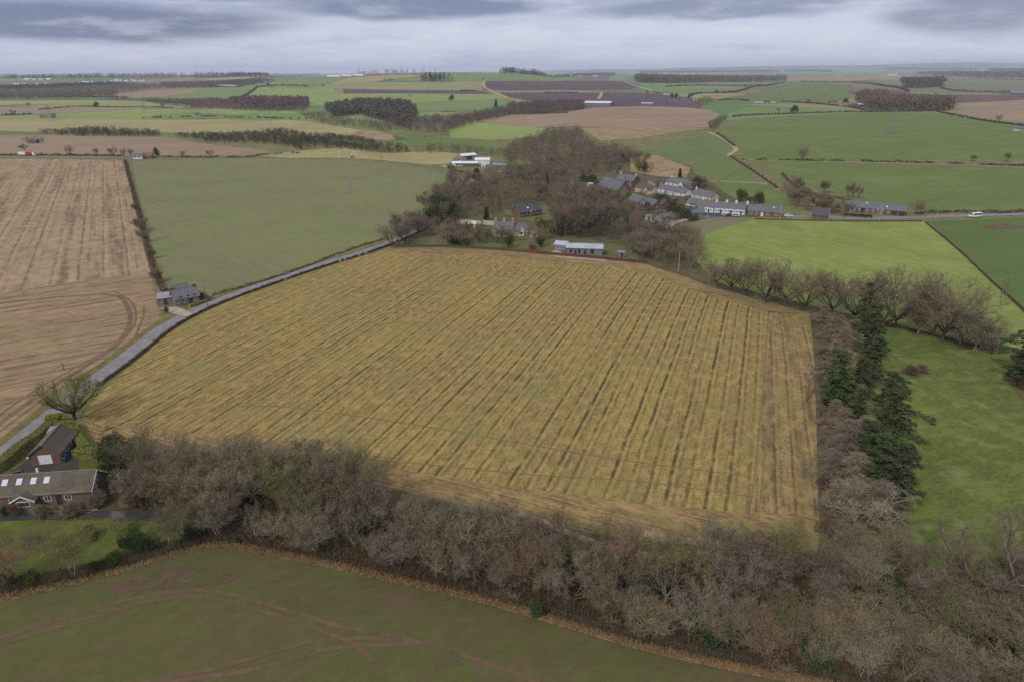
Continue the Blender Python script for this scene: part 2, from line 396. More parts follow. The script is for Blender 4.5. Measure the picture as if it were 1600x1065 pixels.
FM['fore'] = field_mat('thin winter wheat over red soil', C(90, 96, 50), C(96, 88, 58), az_of(2400), 2.2, C(98, 84, 64), .3, .35, C(76, 72, 48), None, 22, .6, (15, C(110, 86, 70), .9), .4, 2.2, (12, .3, C(96, 78, 62), C(112, 104, 70), .3))
FM['lime'] = field_mat('bright young crop', C(136, 148, 78), C(124, 138, 72), az_of(350), 3.2, C(112, 122, 62), .45, .3, C(116, 124, 68), None, 50, .5, (20, C(150, 156, 96), .5), .3, 1.4, (10, .4, C(104, 116, 60), C(156, 162, 104), .5))
FM['green'] = field_mat('green winter wheat', C(110, 122, 66), C(102, 116, 62), az_of(2500), 5, C(92, 104, 58), .3, .18, C(92, 102, 58), None, 90, .45, (40, C(120, 130, 78), .5), .2, 1.0, (13, .7, C(84, 94, 54), C(128, 134, 88), .5))
FM['green2'] = field_mat('green grass ley', C(110, 122, 72), C(102, 114, 68), az_of(1500), 6, C(96, 106, 62), .2, .18, C(92, 98, 58), None, 80, .4, (40, C(122, 126, 82), .5), .2, 1.0, (14, .7, C(88, 96, 60), C(128, 132, 92), .45))
FM['dgreen'] = field_mat('dark pasture', C(88, 108, 56), C(98, 114, 64), None, fine=.35, fc=C(60, 72, 36), big=30, patch=(14, C(94, 106, 62), .5), bs=.4, fs=1.6)
FM['pasture'] = field_mat('rough bright pasture', C(108, 116, 58), C(98, 108, 52), az_of(3200), 7, C(88, 98, 50), .2, .6, C(68, 82, 34), None, 22, .4, (6, C(132, 138, 86), .5), .7, 1.3)
FM['straw'] = field_mat('straw coloured stubble', C(166, 156, 108), C(154, 144, 100), az_of(3000), 6, C(140, 128, 92), .3, .2, None, None, 90, .4, None, .2, .5)
FM['pink'] = field_mat('brown stubble far', C(158, 136, 112), C(148, 126, 104), az_of(2600), 7, C(132, 110, 92), .3, .15, None, None, 100, .6, None, .2, .4)
FM['plough'] = field_mat('ploughed purple brown soil', C(104, 84, 88), C(92, 74, 80), az_of(900), 8, C(78, 62, 66), .3, .1, None, None, 120, .3, None, .2, .4)
FM['rplough'] = field_mat('ploughed red soil', C(120, 92, 84), C(106, 80, 74), az_of(2200), 8, C(94, 70, 66), .3, .1, None, None, 120, .3, None, .2, .4)
FM['striped'] = field_mat('striped vegetable strips', C(150, 150, 100), C(142, 140, 96), az_of(1000), 22, C(112, 100, 84), .8, .1, None, None, 120, .1, None, .1, .4)
FM['fgreen'] = field_mat('far green crop', C(120, 138, 84), C(112, 130, 78), None, fine=.08, big=200, bs=.1)
FM['bgreen'] = field_mat('far bright green crop', C(140, 152, 88), C(130, 144, 82), None, fine=.08, big=200, bs=.1)
FM['rough'] = field_mat('rough dead grass bank', C(164, 142, 108), C(138, 112, 86), None, fine=.5, fc=C(112, 88, 68), big=16, patch=(9, C(124, 118, 76), .5))
FM['litter'] = field_mat('brown leaf litter', C(100, 82, 62), C(80, 68, 52), None, fine=.7, fc=C(56, 46, 36), big=9, patch=(7, C(74, 74, 44), .7), bs=.8, fs=2)
FM['scrub'] = field_mat('woodland floor with grass', C(104, 96, 70), C(86, 78, 58), None, fine=.7, fc=C(62, 54, 40), big=9, patch=(8, C(96, 100, 60), .7), bs=.8)
FM['moss'] = field_mat('mossy unmown grass', C(98, 104, 50), C(84, 92, 44), None, fine=.4, fc=C(64, 68, 34), big=8, patch=(5, C(104, 122, 50), .5))
FM['garden'] = field_mat('garden lawn', C(108, 112, 68), C(98, 98, 64), None, fine=.5, fc=C(76, 72, 50), big=12, patch=(8, C(122, 104, 82), .6))
FM['grey'] = field_mat('grey green thin crop', C(124, 122, 94), C(116, 112, 88), None, fine=.15, big=30)
FM['verge'] = field_mat('rough verge grass', C(120, 116, 66), C(108, 92, 62), None, fine=.5, fc=C(74, 66, 42), big=5, patch=(4, C(96, 108, 52), .5))
FM['soil'] = field_mat('bare red soil tramline', C(112, 90, 72), C(98, 86, 60), None, fine=.5, fc=C(88, 76, 54), big=6)
FM['pale2'] = field_mat('faint dry tramline', C(140, 134, 106), C(128, 126, 94), None, fine=.3, big=8)
FM['faint'] = field_mat('faint wheeling', C(122, 100, 76), C(140, 118, 84), None, fine=.5, big=5)
FM['mud'] = field_mat('dark wet wheel mud', C(108, 88, 74), C(134, 110, 88), None, fine=.5, big=4)
FM['pale'] = field_mat('pale dry track', C(176, 160, 132), C(160, 142, 112), None, fine=.3, big=8)
FM['asphalt'] = field_mat('worn grey asphalt', C(142, 138, 142), C(128, 124, 128), None, fine=.35, fc=C(104, 100, 100), big=5, bs=.15, fs=2.0, patch=(4, C(116, 112, 112), .7))
FM['drive'] = field_mat('gravel drive', C(182, 166, 150), C(164, 148, 134), None, fine=.3, big=6)
FM['yard'] = field_mat('dark block paving', C(80, 72, 68), C(70, 62, 60), None, fine=.3, big=4)
m, t = mat_new('river water'); P = pos(t); nn = t.noise(P, .8, 4)
FM['water'] = finish(m, t, t.mix(nn, C(50, 54, 52), C(84, 86, 84)), 0.12, 0.6, nn, .25, .05)
# --- near fields
sheet('field', [(-60, 930), (0, 934), (90, 917), (180, 894), (260, 870), (330, 853), (380, 856), (430, 866), (560, 893), (700, 925), (850, 965), (1000, 1010), (1150, 1044), (1290, 1070), (1290, 1300), (-60, 1300)], FM['fore'], 2, 'dark olive young crop with reddish tramlines in the foreground', cat='field')
CROP = [(128, 648), (150, 620), (185, 588), (230, 545), (285, 505), (360, 470), (450, 436), (540, 408), (600, 391), (640, 388), (700, 388), (780, 392), (870, 399), (950, 406), (1010, 414), (1070, 432), (1120, 452), (1200, 474), (1268, 490), (1272, 560), (1278, 640), (1280, 730), (1281, 800), (1282, 860), (1220, 868), (1150, 856), (1060, 850), (940, 836), (860, 818), (780, 800), (700, 784), (620, 764), (520, 735), (400, 712), (260, 700), (165, 712), (140, 680)]
sheet('field', CROP, FM['crop'], 2, 'large central field of golden stubble and cover crop in slanting rows')
sheet('field', [(128, 648), (150, 662), (250, 668), (400, 690), (560, 715), (640, 736), (760, 755), (900, 772), (1040, 790), (1160, 800), (1278, 806), (1282, 862), (1220, 868), (1150, 856), (1060, 850), (940, 836), (860, 818), (780, 800), (700, 784), (620, 764), (520, 735), (400, 712), (260, 700), (165, 712), (140, 680)], FM['crophead'], 3, 'orange stubble headland along the near edge of the central field')
sheet('field', [(640, 388), (700, 388), (780, 392), (870, 399), (950, 406), (1010, 414), (1070, 432), (1120, 452), (1200, 474), (1268, 490), (1200, 488), (1110, 462), (1050, 440), (1000, 425), (930, 415), (800, 404), (700, 397), (620, 395)], FM['crophead'], 3, 'orange stubble headland below the village woods')
sheet('field', [(1200, 486), (1268, 490), (1272, 560), (1278, 640), (1280, 730), (1281, 806), (1180, 800), (1188, 650)], FM['cropedge'], 3, 'straight drilled headland beside the conifers')
STUB = [(-60, 248), (0, 248), (100, 249), (190, 251), (205, 300), (222, 380), (236, 430), (244, 470), (250, 498), (205, 530), (150, 572), (90, 612), (40, 652), (0, 686), (-60, 736)]
sheet('field', STUB, FM['stub'], 2, 'large pinkish brown stubble field on the left')
sheet('field', [(-60, 470), (0, 458), (90, 445), (180, 432), (236, 430), (244, 470), (250, 498), (205, 530), (150, 572), (90, 612), (40, 652), (0, 686), (-60, 736)], FM['stubhead'], 3, 'stubble headland worked across beside the lane')
sheet('field', [(206, 252), (300, 249), (400, 248), (540, 251), (610, 257), (680, 266), (722, 280), (716, 296), (690, 320), (640, 350), (602, 373), (540, 395), (470, 424), (400, 448), (325, 466), (278, 456), (262, 430), (240, 390), (222, 330)], FM['olive'], 2, 'smooth dull olive field beyond the lane')
sheet('field', [(1085, 372), (1140, 352), (1180, 341), (1240, 341), (1340, 345), (1446, 347), (1500, 392), (1550, 440), (1600, 490), (1660, 548), (1600, 545), (1500, 530), (1400, 505), (1270, 478), (1180, 455), (1120, 440), (1080, 400)], FM['lime'], 2, 'bright lime green field right of the village')
sheet('field', [(1050, 360), (1075, 347), (1110, 340), (1180, 340), (1180, 342), (1130, 357), (1085, 373)], FM['grey'], 3, 'grey bare corner of crop beside the cottages')
sheet('field', [(1450, 346), (1520, 343), (1600, 340), (1700, 338), (1700, 570), (1606, 487), (1560, 444), (1506, 392)], FM['dgreen'], 2, 'dark green pasture on the far right')
sheet('field', [(1540, 352), (1570, 349), (1585, 352), (1610, 356), (1560, 358), (1530, 357)], FM['soil'], 4, 'bare soil scrape in the dark pasture', cat='bare patch')
sheet('field', [(1360, 505), (1400, 512), (1480, 530), (1600, 560), (1700, 590), (1700, 1000), (1500, 960), (1400, 930), (1290, 860), (1286, 640), (1300, 520)], FM['pasture'], 2, 'bright rough grazing field beside the conifers')
# --- ground under trees
sheet('verge', [(1266, 488), (1300, 498), (1325, 540), (1330, 700), (1345, 860), (1280, 862), (1277, 700), (1272, 560)], FM['scrub'], 5, 'rough grass and dead bracken under the conifer row', 'verge')
sheet('ground', [(-60, 800), (60, 790), (165, 712), (260, 700), (400, 712), (520, 735), (620, 764), (700, 784), (860, 818), (940, 836), (1150, 856), (1282, 860), (1420, 860), (1560, 900), (1700, 930), (1700, 1300), (1290, 1300), (1290, 1072), (1150, 1046), (1000, 1012), (850, 967), (700, 927), (560, 895), (430, 868), (380, 858), (330, 855), (260, 872), (180, 896), (90, 919), (0, 936), (-60, 932)], FM['litter'], 1, 'brown leaf litter under the riverside trees', cat='ground')
sheet('ground', [(-60, 800), (40, 812), (150, 812), (300, 815), (300, 846), (250, 866), (170, 884), (90, 905), (0, 922), (-60, 930)], FM['moss'], 2, 'mossy rough grass beside the river at lower left', cat='grass')
sheet('ground', [(600, 386), (660, 340), (720, 290), (760, 262), (900, 240), (1000, 235), (1080, 256), (1110, 284), (1170, 316), (1220, 335), (1180, 340), (1110, 340), (1060, 350), (1085, 372), (1100, 420), (1120, 442), (1280, 480), (1400, 506), (1500, 532), (1660, 550), (1700, 590), (1600, 560), (1480, 530), (1380, 508), (1268, 488), (1200, 472), (1120, 450), (1010, 412), (870, 397), (700, 386)], FM['scrub'], 1, 'leaf litter and scrub under the village woods', cat='ground')
sheet('ground', [(640, 380), (690, 366), (760, 362), (830, 360), (858, 350), (905, 372), (990, 388), (1000, 408), (950, 404), (870, 397), (780, 390), (700, 386)], FM['garden'], 2, 'garden lawns along the wall above the central field', cat='grass')
sheet('ground', [(780, 316), (860, 320), (880, 345), (850, 352), (790, 335)], FM['garden'], 2, 'lawn round the red villa among the trees', cat='grass')
sheet('ground', [(1010, 325), (1045, 322), (1055, 340), (1020, 350)], FM['garden'], 2, 'green churchyard grass below the slate roofed house', cat='grass')
sheet('river', [p for p in ((-120, 808), (0, 803), (150, 797), (300, 801), (450, 820), (600, 845), (750, 866), (900, 897), (1050, 920), (1210, 928), (1400, 990), (1600, 1040), (1800, 1100), (1800, 1116), (1600, 1056), (1400, 1006), (1210, 943), (1050, 938), (900, 914), (750, 880), (600, 858), (450, 832), (300, 811), (150, 808), (0, 814), (-120, 820))], FM['water'], 4, 'narrow grey river hidden among the bare trees', cat='river')
# --- lane, tracks
LANE = [(-160, 800), (-60, 745), (0, 711), (70, 655), (130, 605), (190, 562), (250, 515), (300, 487), (350, 466), (420, 441), (500, 414), (560, 396), (610, 378), (650, 360), (690, 335)]
strip('verge', LANE, 9.0, FM['verge'], 5, 'rough grass verge either side of the lane', 'verge')
strip('road', LANE, 4.6, FM['asphalt'], 6, 'single track grey asphalt lane curving round the central field', 'road')
strip('road', [(1040, 358), (1048, 350), (1075, 343), (1110, 337), (1180, 335), (1260, 339), (1340, 341), (1420, 340), (1480, 338), (1520, 337), (1620, 334), (1720, 332)], 5.5, FM['asphalt'], 6, 'village street running out past the slate cottages', 'road')
strip('track', [(1078, 366), (1052, 366), (1040, 360), (1050, 348), (1075, 344)], 5.5, FM['drive'], 7, 'pale gravel track curling round the crop corner', 'track')
strip('track', [(-60, 246), (60, 245), (190, 246), (300, 245), (400, 243), (470, 238)], 5, FM['asphalt'], 5, 'farm road along the top of the brown and olive fields', 'road')
strip('track', [(1000, 832), (1060, 843), (1110, 846), (1165, 856), (1230, 862)], 1.5, FM['pale'], 5, 'pale path at the foot of the central field', 'path')
strip('track', [(810, 800), (850, 816), (900, 836), (960, 856), (1040, 872)], 1.2, FM['pale'], 5, 'grey path through the trees below the central field', 'path')
strip('track', [(1105, 206), (1125, 214), (1150, 232), (1140, 243), (1165, 258), (1195, 280), (1215, 292)], 4.5, FM['pale'], 5, 'pale field margin zigzagging down to the village', 'track')
strip('track', [(1165, 250), (1300, 253), (1450, 256), (1620, 262)], 2.5, FM['pale'], 5, 'pale grass margin between the two right hand green fields', 'track')
strip('track', [(1125, 283), (1150, 284), (1200, 287)], 3, FM['pale'], 5, 'pale grass strip above the cottages', 'track')
strip('track', [(690, 258), (712, 268), (726, 284), (745, 300)], 4, FM['drive'], 6, 'gravel drive up to the farmyard', 'track')
for k, (L, wd, mt, lb) in enumerate((
    ([(-40, 690), (60, 618), (130, 574), (180, 540), (203, 505), (198, 478), (180, 462), (120, 462), (0, 474)], 1.6, 'mud', 'dark curved wheel track sweeping round the left stubble field'),
    ([(-40, 676), (60, 606), (135, 565), (190, 532), (212, 500), (205, 472), (178, 455)], .7, 'mud', 'inner wheel rut of the left stubble field'),
    ([(-40, 704), (70, 622), (140, 578), (200, 540), (222, 500), (225, 480)], .6, 'mud', 'outer wheel rut of the left stubble field'),
    ([(-40, 1008), (60, 978), (160, 947), (240, 928), (310, 922), (360, 928), (430, 948), (520, 975), (640, 1000), (760, 1035), (860, 1075)], .8, 'soil', 'upper tramline in the foreground crop'),
    ([(-40, 1020), (60, 988), (160, 958), (240, 938), (300, 932), (350, 938), (420, 958), (500, 984), (560, 1010), (600, 1060)], .8, 'soil', 'lower tramline in the foreground crop'),
    ([(220, 1066), (330, 1045), (420, 1020), (500, 1000), (600, 996)], .8, 'soil', 'short curved tramline at the bottom of the foreground crop'),
    ([(-40, 1110), (120, 1075), (300, 1060), (420, 1040), (520, 1012), (640, 1006)], .8, 'soil', 'tramline nearest the lower left corner of the foreground'),
    ([(150, 668), (300, 640), (420, 634), (560, 650), (700, 672), (860, 700), (1000, 722), (1160, 742)], .4, 'faint', 'thin wheel line crossing the central field'),
    ([(560, 716), (700, 728), (840, 742), (1000, 752), (1180, 776)], .3, 'faint', 'lower wheel line crossing the central field'),
    ([(1185, 810), (1196, 700), (1204, 590), (1206, 500)], .3, 'faint', 'wheel line up the right side of the central field'),
    ([(1170, 806), (1184, 700), (1194, 590), (1199, 498)], .3, 'faint', 'second wheel line up the right side of the central field'),
    ([(258, 330), (283, 398), (300, 432), (312, 448), (340, 450)], .35, 'pale2', 'faint pale tramline at the left of the olive field'),
    ([(337, 338), (352, 355)], .35, 'pale2', 'short pale tramline in the olive field'), ([(366, 384), (382, 406), (396, 424)], .35, 'pale2', 'pale tramline near the lane in the olive field'),
    ([(1586, 606), (1640, 660)], 1.2, 'soil', 'bare soil path in the bright pasture'))):
    strip('wheel_track', L, wd, FM[mt], 5+k % 3, lb, 'track')
FM['worn'] = field_mat('worn red soil among thin crop', C(104, 84, 66), C(92, 92, 54), None, fine=.6, fc=C(74, 60, 50), big=2.5, patch=(5, C(90, 94, 52), .9), bs=.7, fs=2.5)
sheet('field', [(170, 915), (200, 898), (240, 890), (290, 884), (340, 888), (372, 900), (350, 912), (300, 920), (250, 922), (205, 932), (180, 928)], FM['worn'], 3, 'worn muddy patch where tractors turn in the foreground crop', cat='bare patch')
# --- dead grass margin in the foreground
EDGE = [(-60, 931), (0, 934), (90, 917), (180, 894), (260, 870), (330, 853), (380, 856), (430, 866), (560, 893), (700, 925), (850, 965), (1000, 1010), (1150, 1044), (1290, 1070), (1400, 1095)]
EDW = wline(EDGE, 4)
strip('verge', None, 1.3, FM['rough'], 6, 'straw coloured dead grass margin of the foreground crop', 'verge', world=EDW)
# --- middle distance fields (photo outline, tone, label)
for px, mt, lv, lb in (
    ([(-60, 212), (0, 212), (110, 211), (250, 214), (330, 226), (425, 238), (380, 243), (190, 243), (-60, 242)], 'pink', 2, 'brown stubble beyond the farm road'),
    ([(-60, 186), (0, 187), (200, 187), (350, 185), (440, 187), (480, 190), (560, 203), (600, 207), (560, 215), (470, 213), (400, 206), (300, 208), (250, 207), (60, 206), (-60, 203)], 'straw', 2, 'long straw coloured field across the left distance'),
    ([(-60, 203), (60, 206), (70, 210), (-60, 210)], 'green2', 3, 'green strip below the straw field'),
    ([(-60, 181), (60, 180), (200, 172), (330, 170), (460, 174), (470, 186), (440, 187), (200, 187), (-60, 187)], 'bgreen', 2, 'light green strip across the left distance'),
    ([(230, 181), (330, 177), (465, 177), (470, 188), (350, 186), (230, 186)], 'fgreen', 3, 'darker green strip under the light one'),
    ([(-60, 168), (60, 168), (160, 169), (250, 170), (120, 177), (-60, 181)], 'pink', 3, 'pinkish strip on the far left'),
    ([(-60, 158), (150, 157), (220, 158), (100, 162), (-60, 166)], 'straw', 3, 'pale stubble below the left wood'),
    ([(100, 162), (220, 158), (300, 166), (280, 169), (100, 169), (20, 166)], 'bgreen', 3, 'green wedge below the left wood'),
    ([(170, 148), (230, 142), (320, 138), (300, 145), (250, 152), (190, 153)], 'pink', 4, 'brown hillside patch on the left'),
    ([(190, 153), (250, 152), (300, 145), (330, 138), (400, 134), (405, 136), (380, 152), (330, 158), (250, 157)], 'fgreen', 4, 'green hillside left of centre'),
    ([(400, 137), (520, 138), (530, 150), (560, 160), (480, 166), (400, 158), (375, 153)], 'bgreen', 4, 'bright green field above the spruce wood'),
    ([(400, 134), (440, 128), (520, 121), (545, 121), (520, 130), (480, 136), (420, 138)], 'fgreen', 4, 'green slope below the polytunnels'),
    ([(520, 130), (545, 122), (640, 117), (665, 119), (600, 126), (560, 130)], 'straw', 5, 'tan field under the skyline'),
    ([(600, 127), (660, 120), (720, 113), (800, 112), (900, 113), (880, 127), (750, 127)], 'fgreen', 4, 'green field below the wooded knoll'),
    ([(485, 137), (520, 130), (750, 128), (754, 142), (640, 141), (540, 139)], 'striped', 5, 'striped vegetable field on the hillside'),
    ([(757, 127), (800, 127), (880, 127), (975, 128), (1000, 133), (985, 140), (900, 141), (800, 142), (757, 141)], 'plough', 4, 'upper ploughed purple brown field'),
    ([(780, 145), (870, 145), (990, 145), (1040, 149), (1082, 153), (1084, 164), (1070, 167), (1000, 166), (900, 164), (830, 158), (795, 152)], 'plough', 5, 'lower ploughed purple brown field'),
    ([(536, 139), (650, 141), (755, 143), (772, 147), (650, 146), (536, 146)], 'plough', 6, 'narrow ploughed strip on the hillside'),
    ([(530, 147), (660, 147), (780, 148), (795, 153), (720, 158), (620, 162), (560, 158), (520, 152)], 'bgreen', 5, 'bright strip under the narrow plough'),
    ([(630, 162), (720, 159), (795, 155), (800, 160), (760, 172), (700, 176), (650, 172)], 'fgreen', 6, 'greyish green field behind the den'),
    ([(640, 178), (700, 173), (745, 175), (730, 184), (660, 188)], 'bgreen', 6, 'bright hollow beside the spruce wood'),
    ([(740, 190), (790, 181), (850, 178), (930, 168), (1000, 166), (1070, 168), (1110, 172), (1125, 180), (1108, 200), (1050, 200), (900, 198), (830, 200)], 'pink', 5, 'brown stubble hill in the centre'),
    ([(905, 200), (1000, 199), (1108, 201), (1050, 208), (1000, 216), (940, 220)], 'rough', 6, 'rough tan bank under the brown hill'),
    ([(700, 205), (740, 191), (790, 196), (850, 200), (880, 202), (830, 214), (760, 219), (705, 216)], 'bgreen', 6, 'bright green tongue beside the den'),
    ([(612, 212), (640, 208), (700, 216), (760, 224), (800, 230), (770, 236), (700, 236), (640, 230)], 'green', 6, 'rich green slope behind the pylon'),
    ([(400, 243), (470, 236), (560, 234), (640, 238), (720, 241), (700, 256), (610, 252), (540, 247), (440, 247)], 'straw', 4, 'pale sheep pasture above the olive field'),
    ([(525, 214), (560, 204), (612, 211), (640, 218), (560, 217)], 'rough', 6, 'bare brown shoulder beside the gorse'),
    ([(800, 250), (850, 246), (870, 250), (800, 258)], 'bgreen', 3, 'green clearing behind the village woods'),
    ([(960, 244), (1000, 238), (1060, 220), (1110, 205), (1150, 232), (1142, 243), (1205, 288), (1120, 281), (1085, 272), (1082, 260), (1030, 245)], 'green2', 4, 'green sloping field above the village'),
    ([(985, 246), (1025, 243), (1080, 262), (1072, 278), (1030, 276), (985, 268)], 'rough', 5, 'tan scrubby bank above the white bungalows'),
    ([(1112, 284), (1180, 287), (1210, 292), (1235, 318), (1240, 330), (1160, 316), (1130, 300)], 'green', 4, 'small green field above the white cottages'),
    ([(1118, 204), (1180, 188), (1345, 178), (1480, 177), (1600, 196), (1720, 210), (1720, 252), (1600, 251), (1400, 249), (1170, 247), (1150, 230)], 'green', 3, 'wide green field crossed by a pylon'),
    ([(1180, 252), (1300, 254), (1450, 258), (1720, 266), (1720, 332), (1600, 329), (1470, 331), (1420, 326), (1350, 312), (1290, 298), (1225, 276)], 'green', 3, 'green field above the slate farm cottages'),
    ([(1130, 180), (1170, 168), (1340, 172), (1345, 176), (1160, 186), (1125, 190)], 'fgreen', 3, 'pale green field left of the farm trees'),
    ([(1085, 158), (1130, 154), (1190, 143), (1220, 129), (1290, 128), (1330, 136), (1340, 150), (1300, 161), (1200, 162), (1100, 164)], 'green2', 3, 'rounded green hill field'),
    ([(1060, 150), (1080, 146), (1180, 137), (1040, 136), (1010, 133), (1000, 138)], 'fgreen', 4, 'flat green field behind the shelter belt'),
    ([(1000, 134), (1000, 130), (1180, 129), (1215, 129), (1180, 134)], 'fgreen', 4, 'narrow green field by the shelter belt'),
    ([(1480, 176), (1600, 156), (1720, 150), (1720, 206), (1600, 192), (1540, 184)], 'pink', 4, 'tan stubble field on the right'),
    ([(1320, 143), (1400, 141), (1440, 148), (1600, 148), (1720, 146), (1720, 154), (1600, 156), (1480, 162), (1360, 156)], 'rplough', 4, 'ploughed red field behind the farm'),
    ([(1290, 129), (1400, 127), (1490, 122), (1600, 126), (1720, 130), (1720, 146), (1560, 145), (1460, 145), (1400, 140), (1330, 140)], 'grey', 3, 'pale rough grassland on the right horizon'),
    ([(1220, 121), (1400, 118), (1430, 119), (1400, 124), (1290, 128), (1220, 127)], 'pink', 3, 'tan strip on the right horizon'),
    ([(1180, 114), (1330, 111), (1450, 111), (1400, 118), (1200, 121)], 'fgreen', 3, 'green strip near the right horizon'),
    ([(800, 114), (870, 117), (960, 119), (990, 124), (900, 126), (800, 126)], 'fgreen', 5, 'green field above the ploughed land'),
    ([(830, 118), (960, 119), (950, 123), (870, 122)], 'rplough', 6, 'thin reddish strip on the skyline field'),
    ([(960, 113), (1080, 112), (1180, 114), (1190, 118), (1000, 119)], 'fgreen', 3, 'far green plain before the town'),
    ([(310, 124), (390, 120), (400, 123), (330, 126)], 'straw', 3, 'pale field among the far left woods'),
    ([(0, 127), (100, 126), (160, 122), (210, 122), (140, 130), (0, 131)], 'grey', 3, 'pale field beyond the left wood')):
    sheet('field', px, FM[mt], lv, lb)
strip('track', [(756, 126), (757, 136), (772, 144), (795, 154)], 10, FM['pale'], 8, 'pale farm track beside the ploughed field', 'track')
strip('track', [(760, 144), (860, 143.5), (940, 144), (1030, 147)], 5, FM['pale'], 8, 'pale track between the two ploughed fields', 'track')
strip('track', [(935, 155), (939, 149), (940, 145)], 9, FM['pale'], 9, 'short pale track to the big shed', 'track')
strip('track', [(975, 129), (1005, 138), (1020, 143)], 12, FM['drive'], 9, 'concrete road down from the plateau', 'road')
# ================================================================== VEGETATION
def rand_unit(n, rng=None):
    rng = rng or RNG; v = rng.normal(size=(n, 3)); return v/np.linalg.norm(v, axis=1, keepdims=True)
def tri_cloud(P, Dr, ln, wd, rng=None):
    """slender triangles: base points P (n,3), directions Dr (n,3), lengths ln, widths wd"""
    n = len(P); ln = np.broadcast_to(np.asarray(ln, float), (n,))[:, None]; wd = np.broadcast_to(np.asarray(wd, float), (n,))[:, None]
    s = np.cross(Dr, rand_unit(n, rng)); s /= np.linalg.norm(s, axis=1, keepdims=True)+1e-9
    V = np.empty((n, 3, 3)); V[:, 0] = P-s*wd/2; V[:, 1] = P+s*wd/2; V[:, 2] = P+Dr*ln
    return V.reshape(-1, 3)
def tri_mesh(name, V, mat, parent=None):
    return mesh_np(name, V, np.arange(len(V)).reshape(-1, 3), mat, parent)
bark = {k: foliage_mat(k, a, b, c, .3) for k, a, b, c in (
    ('grey bark', C(128, 120, 104), C(104, 98, 84), C(112, 112, 84)), ('pale bark', C(176, 168, 148), C(140, 134, 118), C(150, 142, 120)),
    ('dark bark', C(88, 78, 66), C(70, 62, 54), C(84, 84, 60)), ('brown bark', C(110, 92, 78), C(84, 70, 60), C(92, 80, 62)))}
twig = {k: foliage_mat(k+' twigs', a, b, c, .3) for k, a, b, c in (
    ('grey', C(146, 134, 110), C(116, 104, 84), C(128, 122, 92)), ('olive', C(134, 128, 90), C(112, 106, 76), C(126, 124, 78)),
    ('brown', C(136, 124, 104), C(108, 98, 82), C(122, 112, 84)), ('purplish', C(134, 120, 104), C(108, 94, 82), C(120, 108, 86)),
    ('silvery', C(170, 158, 138), C(138, 126, 108), C(142, 132, 106)), ('tan', C(150, 128, 104), C(124, 104, 86), C(134, 120, 90)),
    ('pinkish', C(148, 134, 114), C(116, 104, 88), C(134, 122, 96)))}
leafm = {k: foliage_mat(k, a, b, c, .3) for k, a, b, c in (
    ('dark needles', C(84, 96, 60), C(46, 58, 40), C(98, 100, 64)), ('green leaves', C(84, 100, 52), C(54, 70, 38), C(72, 88, 50)),
    ('yellow green leaves', C(140, 138, 64), C(112, 116, 52), C(126, 120, 60)), ('ivy leaves', C(66, 84, 42), C(46, 62, 34), C(58, 74, 38)),
    ('hedge leaves', C(156, 158, 82), C(120, 126, 62), C(158, 150, 82)), ('russet leaves', C(136, 84, 60), C(104, 64, 48), C(120, 80, 56)),
    ('gorse', C(78, 78, 56), C(58, 60, 44), C(96, 80, 64)), ('bramble', C(120, 98, 80), C(90, 74, 60), C(98, 90, 62)),
    ('dead grass', C(172, 142, 100), C(140, 110, 78), C(124, 112, 70)), ('far conifer', C(78, 78, 68), C(62, 64, 58), C(92, 82, 72)),
    ('spruce wood', C(112, 108, 92), C(86, 88, 74), C(126, 110, 94)), ('far bare', C(122, 108, 96), C(98, 86, 76), C(108, 100, 78)), ('pink bare', C(134, 114, 108), C(112, 94, 92), C(120, 106, 92)))}
KSEG = 0
